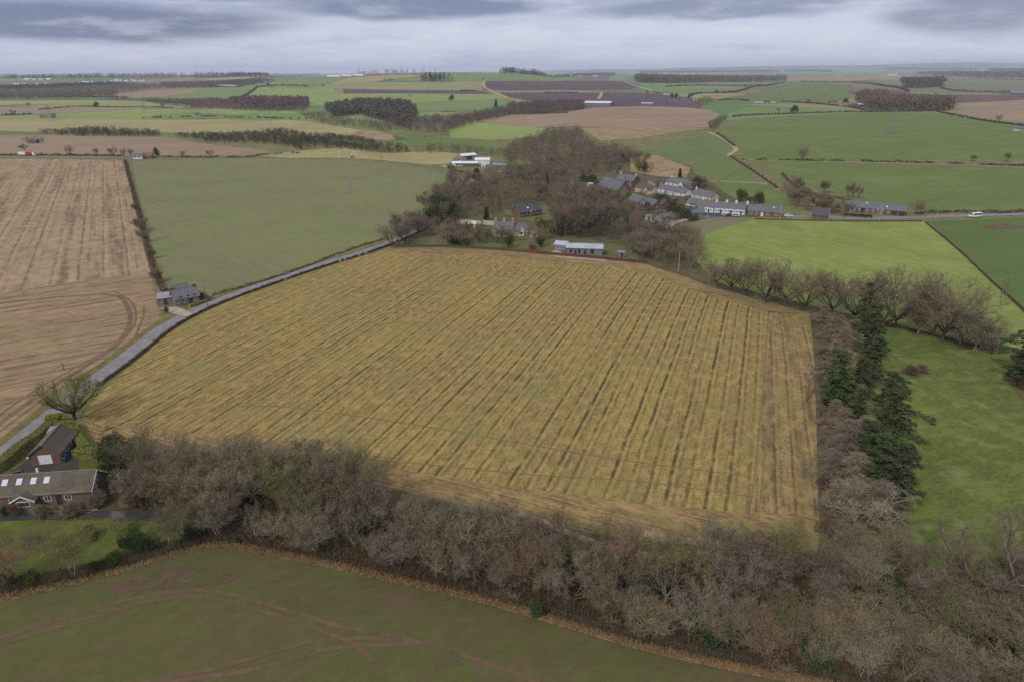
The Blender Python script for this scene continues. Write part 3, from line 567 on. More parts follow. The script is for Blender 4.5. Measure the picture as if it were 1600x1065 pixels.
def bare_tree(seed, H, spread=.42, tfrac=.25, limbs=6, up=.55, tw='grey', bk='grey bark', droop=0.0, stems=1, dense=1.0, tr=None, lean=0.0, twl=.95, dome=True):
    """one bare broadleaf: trunk + tapering limbs (mesh 'trunk'), fine branches and twigs (mesh 'crown')"""
    rg = random.Random(seed); T = MB(); Cw = MB(); TP, TD, TL = [], [], []
    def rv(): return Vector((rg.gauss(0, 1), rg.gauss(0, 1), rg.gauss(0, 1))).normalized()
    def grow(p, d, L, r, lev):
        n = (4, 4, 3, 2)[min(lev, 3)]; pts = [p.copy()]; rad = [r]; q = p.copy(); dd = d.copy()
        for i in range(n):
            dd = (dd + rv()*(.10, .20, .26, .3)[min(lev, 3)] + Vector((0, 0, (.10 if lev < 3 else .04)-droop*(lev > 0)))).normalized()
            q = q + dd*L/n; pts.append(q.copy()); rad.append(r*(1-.72*(i+1)/n))
        (T if lev <= 1 else Cw).tube(pts, [q_*(1.0, 1.15, 1.5, 1.4)[min(lev, 3)] for q_ in rad], (7, 5, 3, 3)[min(lev, 3)], cap=False)
        def at(s): f = s*n; i = min(int(f), n-1); return pts[i].lerp(pts[i+1], f-i), (pts[i+1]-pts[i]).normalized()
        if lev == 3:
            for _ in range(int(9*dense)):
                a, dr = at(rg.uniform(.1, 1)); e = (dr*.7+rv()*.75+Vector((0, 0, .2-droop*2))).normalized()
                TP.append(a); TD.append(e); TL.append(rg.uniform(.55, 1.25)*twl)
            return
        k = (limbs, 6, 6)[lev] if lev < 3 else 0
        if lev > 0: k += rg.randint(-1, 1)
        ph = rg.uniform(0, 6.28)
        for c in range(k):
            s = (rg.uniform(.55, 1.0) if lev == 0 else .22+.78*(c+rg.uniform(.2, .9))/k)
            a, dr = at(min(s, 1)); sd = dr.orthogonal().normalized(); sd.rotate(Matrix.Rotation(ph+c*2.4+rg.uniform(-.4, .4), 3, dr))
            if lev == 0: e = (dr*up*rg.uniform(.7, 1.35)+sd*rg.uniform(.55, 1.0)).normalized(); l = H*(1-tfrac)*rg.uniform(.62, .9)*(.75+.5*up*abs(e.z)); rr = r*.55
            elif lev == 1: e = (dr*.75+sd*.75+Vector((0, 0, .18-droop))).normalized(); l = L*rg.uniform(.42, .62)*(1.15-.5*s); rr = r*.45
            else: e = (dr*.7+sd*.8+Vector((0, 0, .15-droop))).normalized(); l = L*rg.uniform(.42, .66); rr = max(.02, r*.4)
            grow(a, e, l, rr, lev+1)
        if lev in (1, 2): grow(pts[-1], dd, L*.4, rad[-1]*.8, lev+1)
    tr = tr or H*.021
    for s in range(stems):
        d0 = Vector((0, 0, 1)) if stems == 1 else Vector((math.cos(s*2.1+seed), math.sin(s*2.1+seed), 2.6)).normalized()
        if lean: d0 = (d0+Vector((lean, 0, 0))).normalized()
        grow(Vector((0.35*math.cos(s*2.1), .35*math.sin(s*2.1), -.4)) if stems > 1 else Vector((0, 0, -.4)), d0, H*tfrac*(1 if stems == 1 else 1.6)+.4, tr*(1 if stems == 1 else .62), 0)
    P = np.array([tuple(v) for v in TP]); D = np.array([tuple(v) for v in TD]); L = np.array(TL)
    rng = np.random.default_rng(seed)
    tv = tri_cloud(P, D, L, .05, rng)
    P2 = P+D*L[:, None]*.5; D2 = D+rand_unit(len(D), rng)*.7; D2 /= np.linalg.norm(D2, axis=1, keepdims=True)
    tv2 = tri_cloud(P2, D2, L*.55, .04, rng)
    if dome:     # pull the outer shoots in to a rounded crown outline
        zc = np.percentile(tv[:, 2], 45); rz = np.percentile(tv[:, 2], 99)-zc; rr_ = np.percentile(np.hypot(tv[:, 0], tv[:, 1]), 90)
        def sq(A):
            A = np.array(A, dtype=float).copy(); c0 = np.array([0, 0, zc]); q = (A-c0)/np.array([rr_, rr_, np.where(True, rz, rz)]); r = np.linalg.norm(q, axis=1, keepdims=True)+1e-6
            r2 = np.where(r > .8, .8+.25*np.tanh((r-.8)/.35), r); out = c0+q/r*r2*np.array([rr_, rr_, rz]); lo = (A[:, 2] < zc*.6) & (np.hypot(A[:, 0], A[:, 1]) < rr_*.5); out[lo] = A[lo]; return out
        tv = sq(tv); tv2 = sq(tv2); Cw.v = [tuple(x) for x in sq(Cw.v)]; T.v = [tuple(x) for x in sq(T.v)]
    # scale so the tallest twig is H
    allz = np.concatenate([tv, tv2]); k = H/np.percentile(allz[:, 2], 99.5); sxy = k*(spread/.42)
    Sc = np.array([sxy, sxy, k])
    cv = np.array(Cw.v); nv = len(cv); tvv = np.concatenate([tv, tv2])
    V = np.concatenate([cv, tvv])*Sc
    Fc = list(Cw.f)+[(nv+i, nv+i+1, nv+i+2) for i in range(0, len(tvv), 3)]
    root = empty('bare_tree')
    T.v = [(x*sxy, y*sxy, z*k) for x, y, z in T.v]
    T.build('trunk', bark[bk], root, True)
    mesh_np('crown', V, Fc, twig[tw], root)
    return root
def conifer(seed, H, kind='cedar'):
    rg = random.Random(seed); rng = np.random.default_rng(seed); T = MB(); Cn = MB(); P, D, L, Wd = [], [], [], []
    lean = rg.uniform(-.03, .03)
    T.tube([(0, 0, -.4), (lean*H*.5, 0, H*.5), (lean*H, 0, H*.97)], [H*.022, H*.015, .04], 7)
    larch = kind == 'larch'
    z = H*(.12 if kind != 'pine' else .38)
    while z < H*.97:
        f = z/H
        if kind == 'spire': R_ = H*.17*(1-f)**.8+.25
        elif kind == 'pine': R_ = H*.22*math.sin(min(1, (1-f)/.55)*1.9)**.8+.4
        else: R_ = H*(.30 if not larch else .28)*(1-f)**.6*rg.choice((.45, .7, .9, 1.1, 1.3))+.4; a0_ = rg.uniform(0, 6.28)
        nb = 5 if kind != 'cedar' else 4; ph = rg.uniform(0, 6.28)
        for b in range(nb):
            a = ph+b*6.283/nb+rg.uniform(-.4, .4); r = R_*rg.uniform(.55, 1.2)*(1+(.45*math.cos(a-a0_) if kind in ('cedar', 'larch') else 0)); dr = -.30 if larch else (-.16 if kind == 'cedar' else .02)
            p0 = Vector((lean*z, 0, z)); c, s = math.cos(a), math.sin(a)
            pts = [p0+Vector((c*r*t, s*r*t, r*(.14*t+dr*t*t*1.6))) for t in (0, .35, .7, 1)]
            Cn.tube(pts, [.06*r/3+.02, .04, .03, .015], 3, False)
            nt_ = int((26 if not larch else 24)*r/2.5)+6
            for _ in range(nt_):
                t = rg.uniform(.12, 1)**.8; i = min(int(t*3), 2); q = pts[i].lerp(pts[i+1], t*3-i)
                side = rg.choice((-1, 1)); w = (1-t*.55)*r*.36*rg.uniform(.1, 1)
                q = q+Vector((-s*side*w, c*side*w, rg.uniform(-.18, .12)))
                for _k in range(4 if not larch else 3):
                    P.append(tuple(q+Vector((rg.gauss(0, .16), rg.gauss(0, .16), rg.gauss(0, .08)))))
                    e = Vector((c+rg.gauss(0, .7), s+rg.gauss(0, .7), rg.gauss(-.1 if not larch else -.7, .35))).normalized(); D.append(tuple(e))
                    L.append(rg.uniform(.35, .8) if not larch else rg.uniform(.5, 1.1)); Wd.append(rg.uniform(.16, .32) if not larch else .055)
        z += H*.034*rg.uniform(.7, 1.3) if kind != 'cedar' else H*.06*rg.uniform(.5, 1.7)
    tv = tri_cloud(np.array(P), np.array(D), np.array(L), np.array(Wd), rng)
    nv = len(Cn.v); V = np.concatenate([np.array(Cn.v), tv]); Fc = list(Cn.f)+[(nv+i, nv+i+1, nv+i+2) for i in range(0, len(tv), 3)]
    root = empty('conifer_tree' if not larch else 'larch_tree'); T.build('trunk', bark['dark bark' if kind != 'pine' else 'brown bark'], root, True)
    mesh_np('crown', V, Fc, twig['pinkish'] if larch else leafm['dark needles'], root); return root
def bushy(seed, H, Wr, mat, n=2600, leaf=.28, name='evergreen_bush', lobes=9, twigs=False):
    rg = random.Random(seed); rng = np.random.default_rng(seed)
    cs = [(rg.gauss(0, Wr*.42), rg.gauss(0, Wr*.42), H*rg.uniform(.28, .72), Wr*rg.uniform(.38, .62)) for _ in range(lobes)]
    cs.append((0, 0, H*.5, Wr*.6)); P = []; D = []
    for x, y, z, r in cs:
        k = n//len(cs); u = rand_unit(k, rng); rr = r*rng.uniform(.45, 1.0, k)**.5
        p = np.stack([x+u[:, 0]*rr, y+u[:, 1]*rr, z+u[:, 2]*rr*.85*H/(Wr*1.6)], 1); P.append(p); d = u+rand_unit(k, rng)*.8; D.append(d/np.linalg.norm(d, axis=1, keepdims=True))
    P = np.concatenate(P); D = np.concatenate(D); P[:, 2] = np.maximum(P[:, 2], .05)
    P[:, 2] *= H/np.percentile(P[:, 2], 99)
    V = tri_cloud(P, D, rng.uniform(.7, 1.3, len(P))*leaf, leaf*(.75 if not twigs else .1), rng)
    root = empty(name); T = MB()
    for k in range(3): T.tube([(0, 0, -.2), (rg.gauss(0, .2), rg.gauss(0, .2), H*.3), (rg.gauss(0, Wr*.3), rg.gauss(0, Wr*.3), H*.7)], [.12*H/4, .08*H/4, .03], 5, False)
    T.build('stem', bark['dark bark'], root, True); tri_mesh('foliage', V, mat, root); return root
PROT = {}
for k, a in dict(
    a1=dict(dome=False, seed=1, H=12, tw='grey', bk='pale bark', limbs=6, spread=.40, dense=.8, up=.9), a2=dict(dome=False, seed=2, H=12, tw='olive', bk='pale bark', limbs=6, stems=2, spread=.40, dense=.9, up=.9),
    a3=dict(dome=False, seed=3, H=12, tw='silvery', bk='pale bark', limbs=5, spread=.40, up=1.0, stems=2, dense=.8), a4=dict(dome=False, seed=4, H=12, tw='brown', bk='brown bark', limbs=6, spread=.44, up=.8, dense=1.7),
    a5=dict(seed=5, H=12, tw='purplish', bk='brown bark', limbs=6, spread=.44, dense=1.7), a6=dict(dome=False, seed=6, H=12, tw='tan', bk='grey bark', limbs=5, stems=3, spread=.46, dense=.8, up=.8),
    a7=dict(seed=17, H=12, tw='grey', bk='pale bark', limbs=6, stems=3, spread=.50, up=.55, dense=.75), a8=dict(dome=False, seed=8, H=12, tw='olive', bk='dark bark', limbs=7, spread=.42, up=1.1, dense=.8),
    oak=dict(seed=9, H=18, tw='purplish', bk='dark bark', limbs=8, spread=.46, dense=1.8, up=.95, tr=.34, tfrac=.2), oak2=dict(seed=52, H=18, tw='brown', bk='brown bark', limbs=9, spread=.42, dense=1.9, up=1.0, tr=.32, tfrac=.2),
    tall=dict(seed=14, H=22, tw='tan', bk='pale bark', limbs=7, spread=.33, dense=2.0, up=1.2, tfrac=.36), tall2=dict(seed=15, H=22, tw='brown', bk='grey bark', limbs=7, spread=.34, dense=2.0, up=1.1, tfrac=.34),
    snag=dict(seed=23, H=10, tw='olive', bk='dark bark', limbs=7, spread=.52, dense=.8, up=.35, tr=.42, tfrac=.22),
    dead=dict(seed=21, H=9, tw='silvery', bk='pale bark', limbs=8, spread=.6, dense=.6, up=.25, droop=.05), small=dict(seed=22, H=6, tw='brown', bk='brown bark', limbs=6, spread=.46, stems=2, dense=.7)).items():
    PROT[k] = (bare_tree(**a), a['H'])
for k, (s, H, kd) in dict(c1=(31, 16, 'cedar'), c2=(32, 16, 'cedar'), c3=(33, 16, 'cedar'), pine=(34, 15, 'pine'), spire=(35, 10, 'spire'), l1=(36, 14, 'larch'), l2=(37, 14, 'larch')).items():
    PROT[k] = (conifer(s, H, kd), H)
PROT['ivy'] = (bushy(41, 4, 2.4, leafm['ivy leaves'], 3000, .26), 4); PROT['holly'] = (bushy(42, 5, 2.2, leafm['dark needles'], 3000, .24), 5)
PROT['laurel'] = (bushy(43, 4, 2.8, leafm['green leaves'], 3200, .26), 4); PROT['gold'] = (bushy(44, 5, 2.4, leafm['yellow green leaves'], 3000, .26), 5)
PROT['yew'] = (bushy(45, 9, 4.4, leafm['dark needles'], 9000, .34, 'evergreen_tree', 16), 9); PROT['thorn'] = (bushy(46, 3, 2.2, leafm['bramble'], 2600, .9, 'bare_bush', 9, True), 3)
PROT['thorn2'] = (bushy(47, 3.4, 2.2, twig['grey'], 2600, .9, 'bare_bush', 9, True), 3.4); PROT['russet'] = (bushy(48, 3, 2, leafm['russet leaves'], 2200, .24, 'russet_bush'), 3)
_used = set()
def kids(o): return [c for c in PK[o]]
PK = {}
for o in COL.objects:
    if o.parent: PK.setdefault(o.parent, []).append(o)
def copy_tree(root):
    r = root.copy(); COL.objects.link(r)
    for ch in PK.get(root, []): c = ch.copy(); COL.objects.link(c); c.parent = r
    return r
NAMES = dict(spire='slim_conifer')
def plant(key, p, H, label, cat, group=None, wide=1.0, rz=None, sink=0.0):
    root, h0 = PROT[key]
    if key in _used: r = copy_tree(root)
    else: r = root; _used.add(key)
    if not isinstance(p, Vector): p = G(*p)
    r.location = (p.x, p.y, hz(p.x, p.y)-sink); s = H/h0
    r.scale = (s*wide, s*wide, s); r.rotation_euler = (0, 0, random.uniform(0, 6.28) if rz is None else rz)
    for k in ('label', 'category', 'group', 'kind'):
        if k in r: del r[k]
    tag(r, label, cat, group); return r
TONE = dict(a1='grey', a2='olive', a3='silvery', a4='brown', a5='purplish', a6='tan', a7='grey pale-limbed', a8='olive dark-limbed', oak='purplish broad', oak2='brown broad', tall='purplish tall', tall2='brown tall', small='brown', snag='dark', dead='silvery dead')
def label_row(items, row, group, cat='tree', noun='bare tree'):
    """items: (key, p, H); sorted by place in the photograph so each label singles one out"""
    items = sorted(items, key=lambda q: topx(q[1])[0])
    cnt = {}
    for key, p, H in items: cnt[(TONE[key])] = cnt.get(TONE[key], 0)+1
    seen = {}
    for key, p, H in items:
        t = TONE[key]; seen[t] = seen.get(t, 0)+1
        lb = (f'{ordw(seen[t])} {t} tree from the left {row}' if cnt[t] > 1 else f'only {t} {noun} {row}')
        plant(key, p, H, lb, cat, group, wide=random.uniform(.85, 1.15))
def scatter_between(top, bot, x0, x1, n, keys, h, seed, mind, row, group, excl=()):
    rg = random.Random(seed); it = []; tries = 0
    def yi(L, x):
        for a, b in zip(L[:-1], L[1:]):
            if a[0] <= x <= b[0]: return a[1]+(b[1]-a[1])*(x-a[0])/(b[0]-a[0])
        return L[-1][1] if x > L[-1][0] else L[0][1]
    while len(it) < n and tries < n*60:
        tries += 1; x = rg.uniform(x0, x1); a, b = yi(top, x), yi(bot, x); y = rg.uniform(a, b)
        if any(e[0] < x < e[2] and e[1] < y < e[3] for e in excl): continue
        p = G(x, y)
        if any((p-q[1]).length < mind for q in it): continue
        it.append((rg.choice(keys), p, rg.uniform(*h)*(.8 if x > 620 and 'back' in row else 1)))
    label_row(it, row, group)
    return it
NK = ['a1', 'a1', 'a2', 'a3', 'a3', 'a4', 'a5', 'a6', 'a7', 'a7', 'a7', 'a8']
# --- riverside belt (front to back)
FB = [(0, 925), (90, 908), (180, 885), (260, 860), (330, 846), (380, 848), (430, 858), (560, 884), (700, 915), (850, 952), (1000, 998), (1150, 1030), (1290, 1056), (1400, 1080), (1600, 1130)]
sh = lambda L, d: [(x, y+d) for x, y in L]
BACK = [(0, 790), (160, 750), (200, 735), (300, 745), (450, 748), (560, 760), (620, 800), (700, 828), (850, 850), (1000, 870), (1150, 880), (1280, 885), (1400, 880), (1500, 905), (1600, 940)]
MID = [(0, 835), (200, 830), (300, 800), (450, 800), (560, 820), (700, 868), (850, 900), (1000, 925), (1150, 945), (1280, 960), (1400, 970), (1600, 1010)]
scatter_between(sh(BACK, 0), sh(MID, -14), 215, 1590, 50, NK, (8.5, 12.5), 11, 4.6, 'in the back row of the riverside belt', 'bare trees of the riverside belt', [(780, 780, 1000, 862)])
scatter_between(sh(MID, -8), sh(FB, -42), 290, 1640, 34, NK, (7, 10.5), 12, 5.0, 'in the middle row of the riverside belt', 'bare trees of the riverside belt')
scatter_between(sh(FB, -36), sh(FB, -7), 280, 1620, 42, NK, (4.5, 8), 13, 3.4, 'in the front row of the riverside belt', 'bare trees of the riverside belt')
scatter_between([(0, 825), (280, 825)], [(0, 880), (280, 838)], -20, 290, 4, ['a2', 'a6', 'a1'], (3.8, 5.0), 14, 4, 'on the mossy grass at lower left', 'bare trees on the mossy grass')
for x, y, H, k, lb in ((115, 898, 9.5, 'a2', 'two-stemmed olive tree on the front bank at lower left'), (268, 855, 9, 'a2', 'wide olive tree standing by the bend of the dead grass margin'), (20, 905, 7, 'a6', 'tan tree on the bank by the left edge'), (1556, 968, 18, 'oak', 'big dark-limbed tree at the right end of the riverside belt'),
                       (1225, 905, 10, 'a8', 'dark-trunked tree at the corner of the central field')):
    plant(k, (x, y), H, lb, 'tree')
# undergrowth
def scatter_tris(name, polys, n, mat, ln, wd, up, label, cat, hmax=1.0, clump=0):
    pts = []; W = [[tuple(G(*q)[:2]) for q in dens(p, True, 40)] for p in polys]
    for P in W:
        xs = [q[0] for q in P]; ys = [q[1] for q in P]; ar = n//len(W); k = 0
        while k < ar:
            x = random.uniform(min(xs), max(xs)); y = random.uniform(min(ys), max(ys))
            if not inpoly(x, y, P): continue
            if clump:
                hh = random.uniform(.3, 1)**1.5*hmax
                for _ in range(clump): pts.append((x+random.gauss(0, .55), y+random.gauss(0, .55), hz(x, y)+random.uniform(0, hh)))
                k += clump
            else: pts.append((x, y, hz(x, y))); k += 1
    P = np.array(pts); D = rand_unit(len(P)); D[:, 2] = np.abs(D[:, 2])+up; D /= np.linalg.norm(D, axis=1, keepdims=True)
    V = tri_cloud(P, D, RNG.uniform(.6, 1.3, len(P))*ln, wd)
    return tag(tri_mesh(name, V, mat), label, cat, kind='stuff')
BELT = [(300, 745)]+[p for p in BACK if p[0] > 310]+[p for p in sh(FB, -3)[::-1] if p[0] > 310]+[(300, 843)]
scatter_tris('undergrowth', [BELT], 60000, leafm['bramble'], .9, .07, .3, 'reddish brown bramble and dead bracken under the riverside trees', 'undergrowth', 1.3, 24)
scatter_tris('ground_cover', [BELT], 22000, leafm['ivy leaves'], .3, .22, .2, 'low ivy and green ground cover under the riverside trees', 'ground cover', .6, 40)
def band(W, n, w0, w1):
    out = []
    segs = [(a, b, math.hypot(b[0]-a[0], b[1]-a[1])) for a, b in zip(W[:-1], W[1:])]; tot = sum(s[2] for s in segs)
    for a, b, l in segs:
        for _ in range(max(1, int(n*l/tot))):
            t = random.random(); o = random.uniform(w0, w1); x = a[0]+(b[0]-a[0])*t-(b[1]-a[1])/l*o; y = a[1]+(b[1]-a[1])*t+(b[0]-a[0])/l*o
            out.append((x, y, hz(x, y)))
    return np.array(out)
def grass_band(name, W, n, w0, w1, mat, ln, wd, label):
    P = band(W, n, w0, w1); D = rand_unit(len(P)); D[:, 2] = np.abs(D[:, 2])+.8; D /= np.linalg.norm(D, axis=1, keepdims=True)
    return tag(tri_mesh(name, tri_cloud(P, D, RNG.uniform(.5, 1.3, len(P))*ln, wd), mat), label, 'grass', kind='stuff')
grass_band('dead_grass', EDW, 20000, -.7, 1.1, leafm['dead grass'], .55, .10, 'straw coloured dead grass standing along the foreground crop edge')
grass_band('bramble_bank', EDW, 26000, 1.0, 5.0, leafm['bramble'], 1.3, .06, 'dark brown bramble bank behind the dead grass')
EV = [(205, 853, 3.2, 'laurel', 'round green laurel bush on the bank left of the wide olive tree'), (228, 862, 2.6, 'ivy', 'ivy covered bush below the laurel at lower left'), (180, 880, 2.0, 'laurel', 'low green bush along the bank at lower left'), (150, 890, 1.8, 'ivy', 'small ivy bush on the bank at lower left'),
      (300, 838, 2.4, 'laurel', 'green bush right of the wide olive tree'), (50, 910, 2.0, 'laurel', 'green bush on the bank near the left edge'), (12, 918, 3.0, 'holly', 'dark holly at the left edge of the bank'), (145, 838, 2.2, 'ivy', 'small dark bush in the mossy grass'),
      (575, 830, 3.0, 'laurel', 'green bush over the river left of centre'), (765, 845, 2.6, 'gold', 'yellowish bush at the field foot right of centre'), (760, 850, 4.5, 'ivy', 'tall ivy clad stump below the yellowish bush'), (885, 890, 5.0, 'ivy', 'dark ivy clad tree over the river'), (950, 900, 3.6, 'laurel', 'green bush between the ivy clad trees'), (1008, 960, 4.0, 'ivy', 'ivy mass in the middle of the belt'), (1040, 915, 3.5, 'ivy', 'ivy mass near the field foot'), (1110, 1000, 4.5, 'laurel', 'bright green bush behind the fence right of centre'),
      (1265, 1035, 4.2, 'laurel', 'green bush at the fence lower right'), (1380, 940, 5, 'ivy', 'ivy clad tree right of the field corner'), (1350, 965, 4, 'ivy', 'lower ivy clump right of the field corner'), (1490, 990, 4.4, 'laurel', 'green ivy mound left of the big dark tree'), (1560, 1010, 4, 'ivy', 'dark green ivy under the big dark tree'), (1440, 1040, 3.5, 'holly', 'dark holly near the lower right corner'), (840, 965, 3, 'holly', 'small dark holly behind the fence'), (1020, 985, 3.2, 'laurel', 'leafy bush behind the fence in the centre'), (470, 800, 3, 'ivy', 'dark ivy bush among the left belt trees'), (380, 790, 2.6, 'ivy', 'ivy bush under the grey trees left of centre'), (1200, 870, 2.2, 'gold', 'yellow green bush at the field corner')]
for x, y, H, k, lb in EV: plant(k, (x, y), H, lb, 'bush')
plant('yew', (192, 722), 7.2, 'dense dark evergreen beside the house and the central field', 'tree')
for x, y, H, k, lb in ((160, 745, 3, 'gold', 'yellow green shrub by the brick gable'), (172, 738, 3.4, 'laurel', 'green shrub behind the yellow one at the gable'), (176, 765, 2, 'russet', 'russet shrub at the house corner'), (190, 760, 3.2, 'thorn2', 'grey thorn at the house corner'), (30, 800, 2.2, 'thorn', 'brown shrub under the porch of the long house'), (70, 806, 2.4, 'thorn2', 'grey shrub in front of the long house'), (110, 806, 2.6, 'thorn2', 'grey shrub right of the porch'), (150, 792, 2.8, 'thorn2', 'grey shrub below the brick gable'), (8, 806, 2.0, 'holly', 'dark shrub at the left frame edge by the long house'),
                       (215, 770, 4.5, 'thorn2', 'tangled grey thorn right of the house'), (235, 785, 4, 'thorn', 'brown thorn thicket right of the house'), (250, 758, 4.4, 'thorn2', 'tangled grey thorn above the thicket'), (205, 790, 3, 'thorn2', 'low grey thorn by the river at left')):
    plant(k, (x, y), H, lb, 'bush')
plant('snag', (116, 655), 10.5, 'dark bare spreading tree with snaking limbs beside the lane', 'tree', rz=2.0, wide=.78)
# --- trees along the right of the central field
for i, (x, y, H, k, lb) in enumerate((
    (1196, 474, 13.5, 'oak', 'rounded purplish oak left of the conifers, behind the field'), (1165, 462, 12, 'oak2', 'brown oak beside the field margin'), (1142, 455, 9, 'a5', 'smaller purplish tree left of the brown oak'), (1120, 448, 8, 'a4', 'small brown tree at the field bend'), (1258, 486, 13, 'oak2', 'open brown oak above the field corner'), (1230, 478, 9, 'a5', 'thin purplish tree between two oaks'),
    (1300, 492, 12, 'oak', 'purplish oak behind the larches'), (1335, 505, 14.5, 'oak', 'dark topped oak behind the tall conifer'), (1378, 515, 16, 'oak2', 'broad brown oak right of the tall conifer'), (1398, 512, 15, 'oak', 'broad domed oak above the bright pasture'), (1434, 522, 12.5, 'a1', 'slender grey tree between the broad oaks'), (1472, 534, 18, 'oak2', 'largest spreading oak with thick trunk by the pasture'), (1458, 528, 10, 'a4', 'slight brown tree left of the largest oak'),
    (1505, 545, 8, 'a5', 'low purplish tree right of the largest oak'), (1525, 548, 9, 'a7', 'low grey tree right of the largest oak'), (1550, 553, 6, 'a5', 'small purplish tree near the right edge'), (1500, 538, 11, 'a1', 'grey tree behind the low purplish ones'))):
    plant(k, (x, y), H*1.3, lb, 'tree', 'bare trees along the den edge', wide=1.15)
for i, (x, y, H, k, wd, lb) in enumerate((
    (1345, 520, 13, 'c1', .8, 'tallest dark conifer at the top of the conifer row'), (1358, 560, 13, 'c2', .95, 'dark conifer second from the top of the conifer row'), (1376, 598, 10, 'c3', 1.1, 'dark conifer third from the top, beside the bright pasture'), (1348, 692, 10, 'c1', .9, 'narrow dark conifer left of the one with reaching arms'), (1366, 742, 9.5, 'c2', 1.0, 'dark conifer above the pale dead tree'), (1352, 628, 9, 'c3', 1.1, 'ragged dark conifer right of the leaning one'), (1318, 640, 12, 'c2', 1.0, 'leaning dark conifer beside the field pole'), 
    (1396, 668, 10.5, 'c1', 1.15, 'bushy dark conifer in the middle of the row'), (1398, 715, 12.5, 'c2', 1.05, 'dark conifer with arms reaching over the pasture'), (1388, 768, 9.5, 'c3', 1.3, 'lower dark conifer near the bottom of the row'), (1408, 800, 11, 'c1', 1.15, 'bottom dark conifer above the bare thicket'),
    (1306, 520, 8.5, 'l1', 1.0, 'pinkish larch at the top left of the row'), (1312, 560, 9, 'l2', 1.1, 'pinkish larch second from the top'), (1318, 600, 9, 'l1', 1.1, 'pinkish larch third from the top'), (1300, 575, 8, 'l2', .9, 'small larch against the field edge'), (1330, 545, 9, 'l1', 1, 'larch tucked in among the top conifers'),
    (1318, 735, 11, 'l2', 1.1, 'brown larch below the field pole'), (1342, 730, 11, 'l1', 1, 'brown larch right of its neighbour below the pole'), (1330, 775, 9, 'l2', 1.1, 'brown larch low in the row'), (1312, 690, 8, 'l1', 1, 'larch overhanging the field edge'), (1370, 815, 8, 'l1', 1.3, 'wide larch at the foot of the row'), (1325, 815, 7, 'l2', 1.2, 'low larch near the field corner'))):
    plant(k, (x-(0 if k[0] == 'l' or y < 580 else 16), y), H*(1.1 if k[0] == 'l' else 1.35), lb, 'tree', 'larches in the conifer row' if k[0] == 'l' else 'dark conifers in the conifer row', wide=wd*(1.3 if k[0] == 'l' else .98))
for i, (x, y, k) in enumerate(((1284, 505, 'l2'), (1290, 530, 'l1'), (1286, 590, 'l2'), (1298, 612, 'l1'), (1300, 665, 'l2'), (1292, 720, 'l1'), (1298, 755, 'l2'), (1300, 800, 'l1'), (1340, 640, 'l2'), (1352, 760, 'l1'))): plant(k, (x, y), random.uniform(5, 8), f'smaller brown larch at the field edge, {ordw(i+1)} going down the row', 'tree', 'larches in the conifer row', wide=1.4)
plant('dead', (1352, 820), 8.0, 'pale dead tree with bare spreading branches', 'tree', wide=.72)
plant('c2', (1594, 602), 17, 'dark conifer at the right edge of the frame', 'tree', wide=1.2); plant('c1', (1612, 560), 9, 'smaller conifer behind the one at the right edge', 'tree')
plant('thorn', (1597, 605), 3, 'brown thorn under the right edge conifer', 'bush')
for i, (x, y) in enumerate(((1287, 560), (1286, 630), (1290, 655), (1288, 700), (1292, 760), (1290, 800), (1300, 835), (1440, 582), (1424, 585))):
    plant('thorn2' if i % 2 else 'thorn', (x, y), random.uniform(1.6, 2.6), ('grey' if i % 2 else 'brown')+f' thorn bush, {ordw(i+1)} going down beside the conifer row', 'bush', 'thorn bushes beside the conifer row')
# --- village woods
EX = [(640, 366, 690, 400), (725, 340, 750, 366), (765, 340, 845, 372), (812, 318, 850, 356), (862, 372, 950, 402), (885, 284, 905, 302), (915, 270, 1000, 318), (1000, 262, 1110, 306), (960, 296, 1056, 345), (1040, 300, 1230, 352), (985, 328, 1085, 372), (690, 238, 800, 285), (1040, 352, 1085, 372)]
def den_poly(poly, n, keys, h, mind, seed, row, group):
    rg = random.Random(seed); it = []; tries = 0; xs = [p[0] for p in poly]; ys = [p[1] for p in poly]
    while len(it) < n and tries < n*80:
        tries += 1; x = rg.uniform(min(xs), max(xs)); y = rg.uniform(min(ys), max(ys))
        if not inpoly(x, y, poly) or any(e[0]-3 < x < e[2]+3 and e[1]+3 < y < e[3]+4 for e in EX): continue
        p = G(x, y)
        if any((p-q[1]).length < mind for q in it): continue
        it.append((rg.choice(keys), p, rg.uniform(*h)))
    label_row(it, row, group)
VK = ['a1', 'a5', 'a5', 'a4', 'a4', 'tall2', 'a6', 'tall']
den_poly([(612, 372), (650, 330), (690, 318), (700, 345), (690, 372), (640, 380)], 12, VK, (8, 12), 5, 21, 'at the lane end of the village woods', 'bare trees of the village woods')
den_poly([(668, 330), (700, 292), (760, 285), (830, 290), (880, 300), (870, 330), (810, 335), (740, 345), (690, 345)], 34, VK, (11, 15), 6, 22, 'in the woods left of the red villa', 'bare trees of the village woods')
den_poly([(755, 284), (790, 262), (850, 258), (930, 268), (920, 300), (880, 305), (800, 292)], 22, VK, (10, 14), 7, 23, 'in the woods behind the red villa', 'bare trees of the village woods')
den_poly([(855, 375), (870, 320), (905, 310), (960, 330), (1000, 350), (1030, 368), (1050, 390), (1000, 385), (940, 378)], 32, ['tall', 'tall2', 'tall', 'a4', 'a5'], (14, 19), 6, 24, 'in the tall clump behind the grey bungalow', 'bare trees of the village woods')
den_poly([(990, 400), (1000, 378), (1050, 376), (1095, 392), (1100, 425), (1070, 425), (1030, 412)], 16, ['a1', 'a4', 'oak2', 'a7'], (9, 13), 5, 25, 'in the copse below the gravel track', 'bare trees of the village woods')
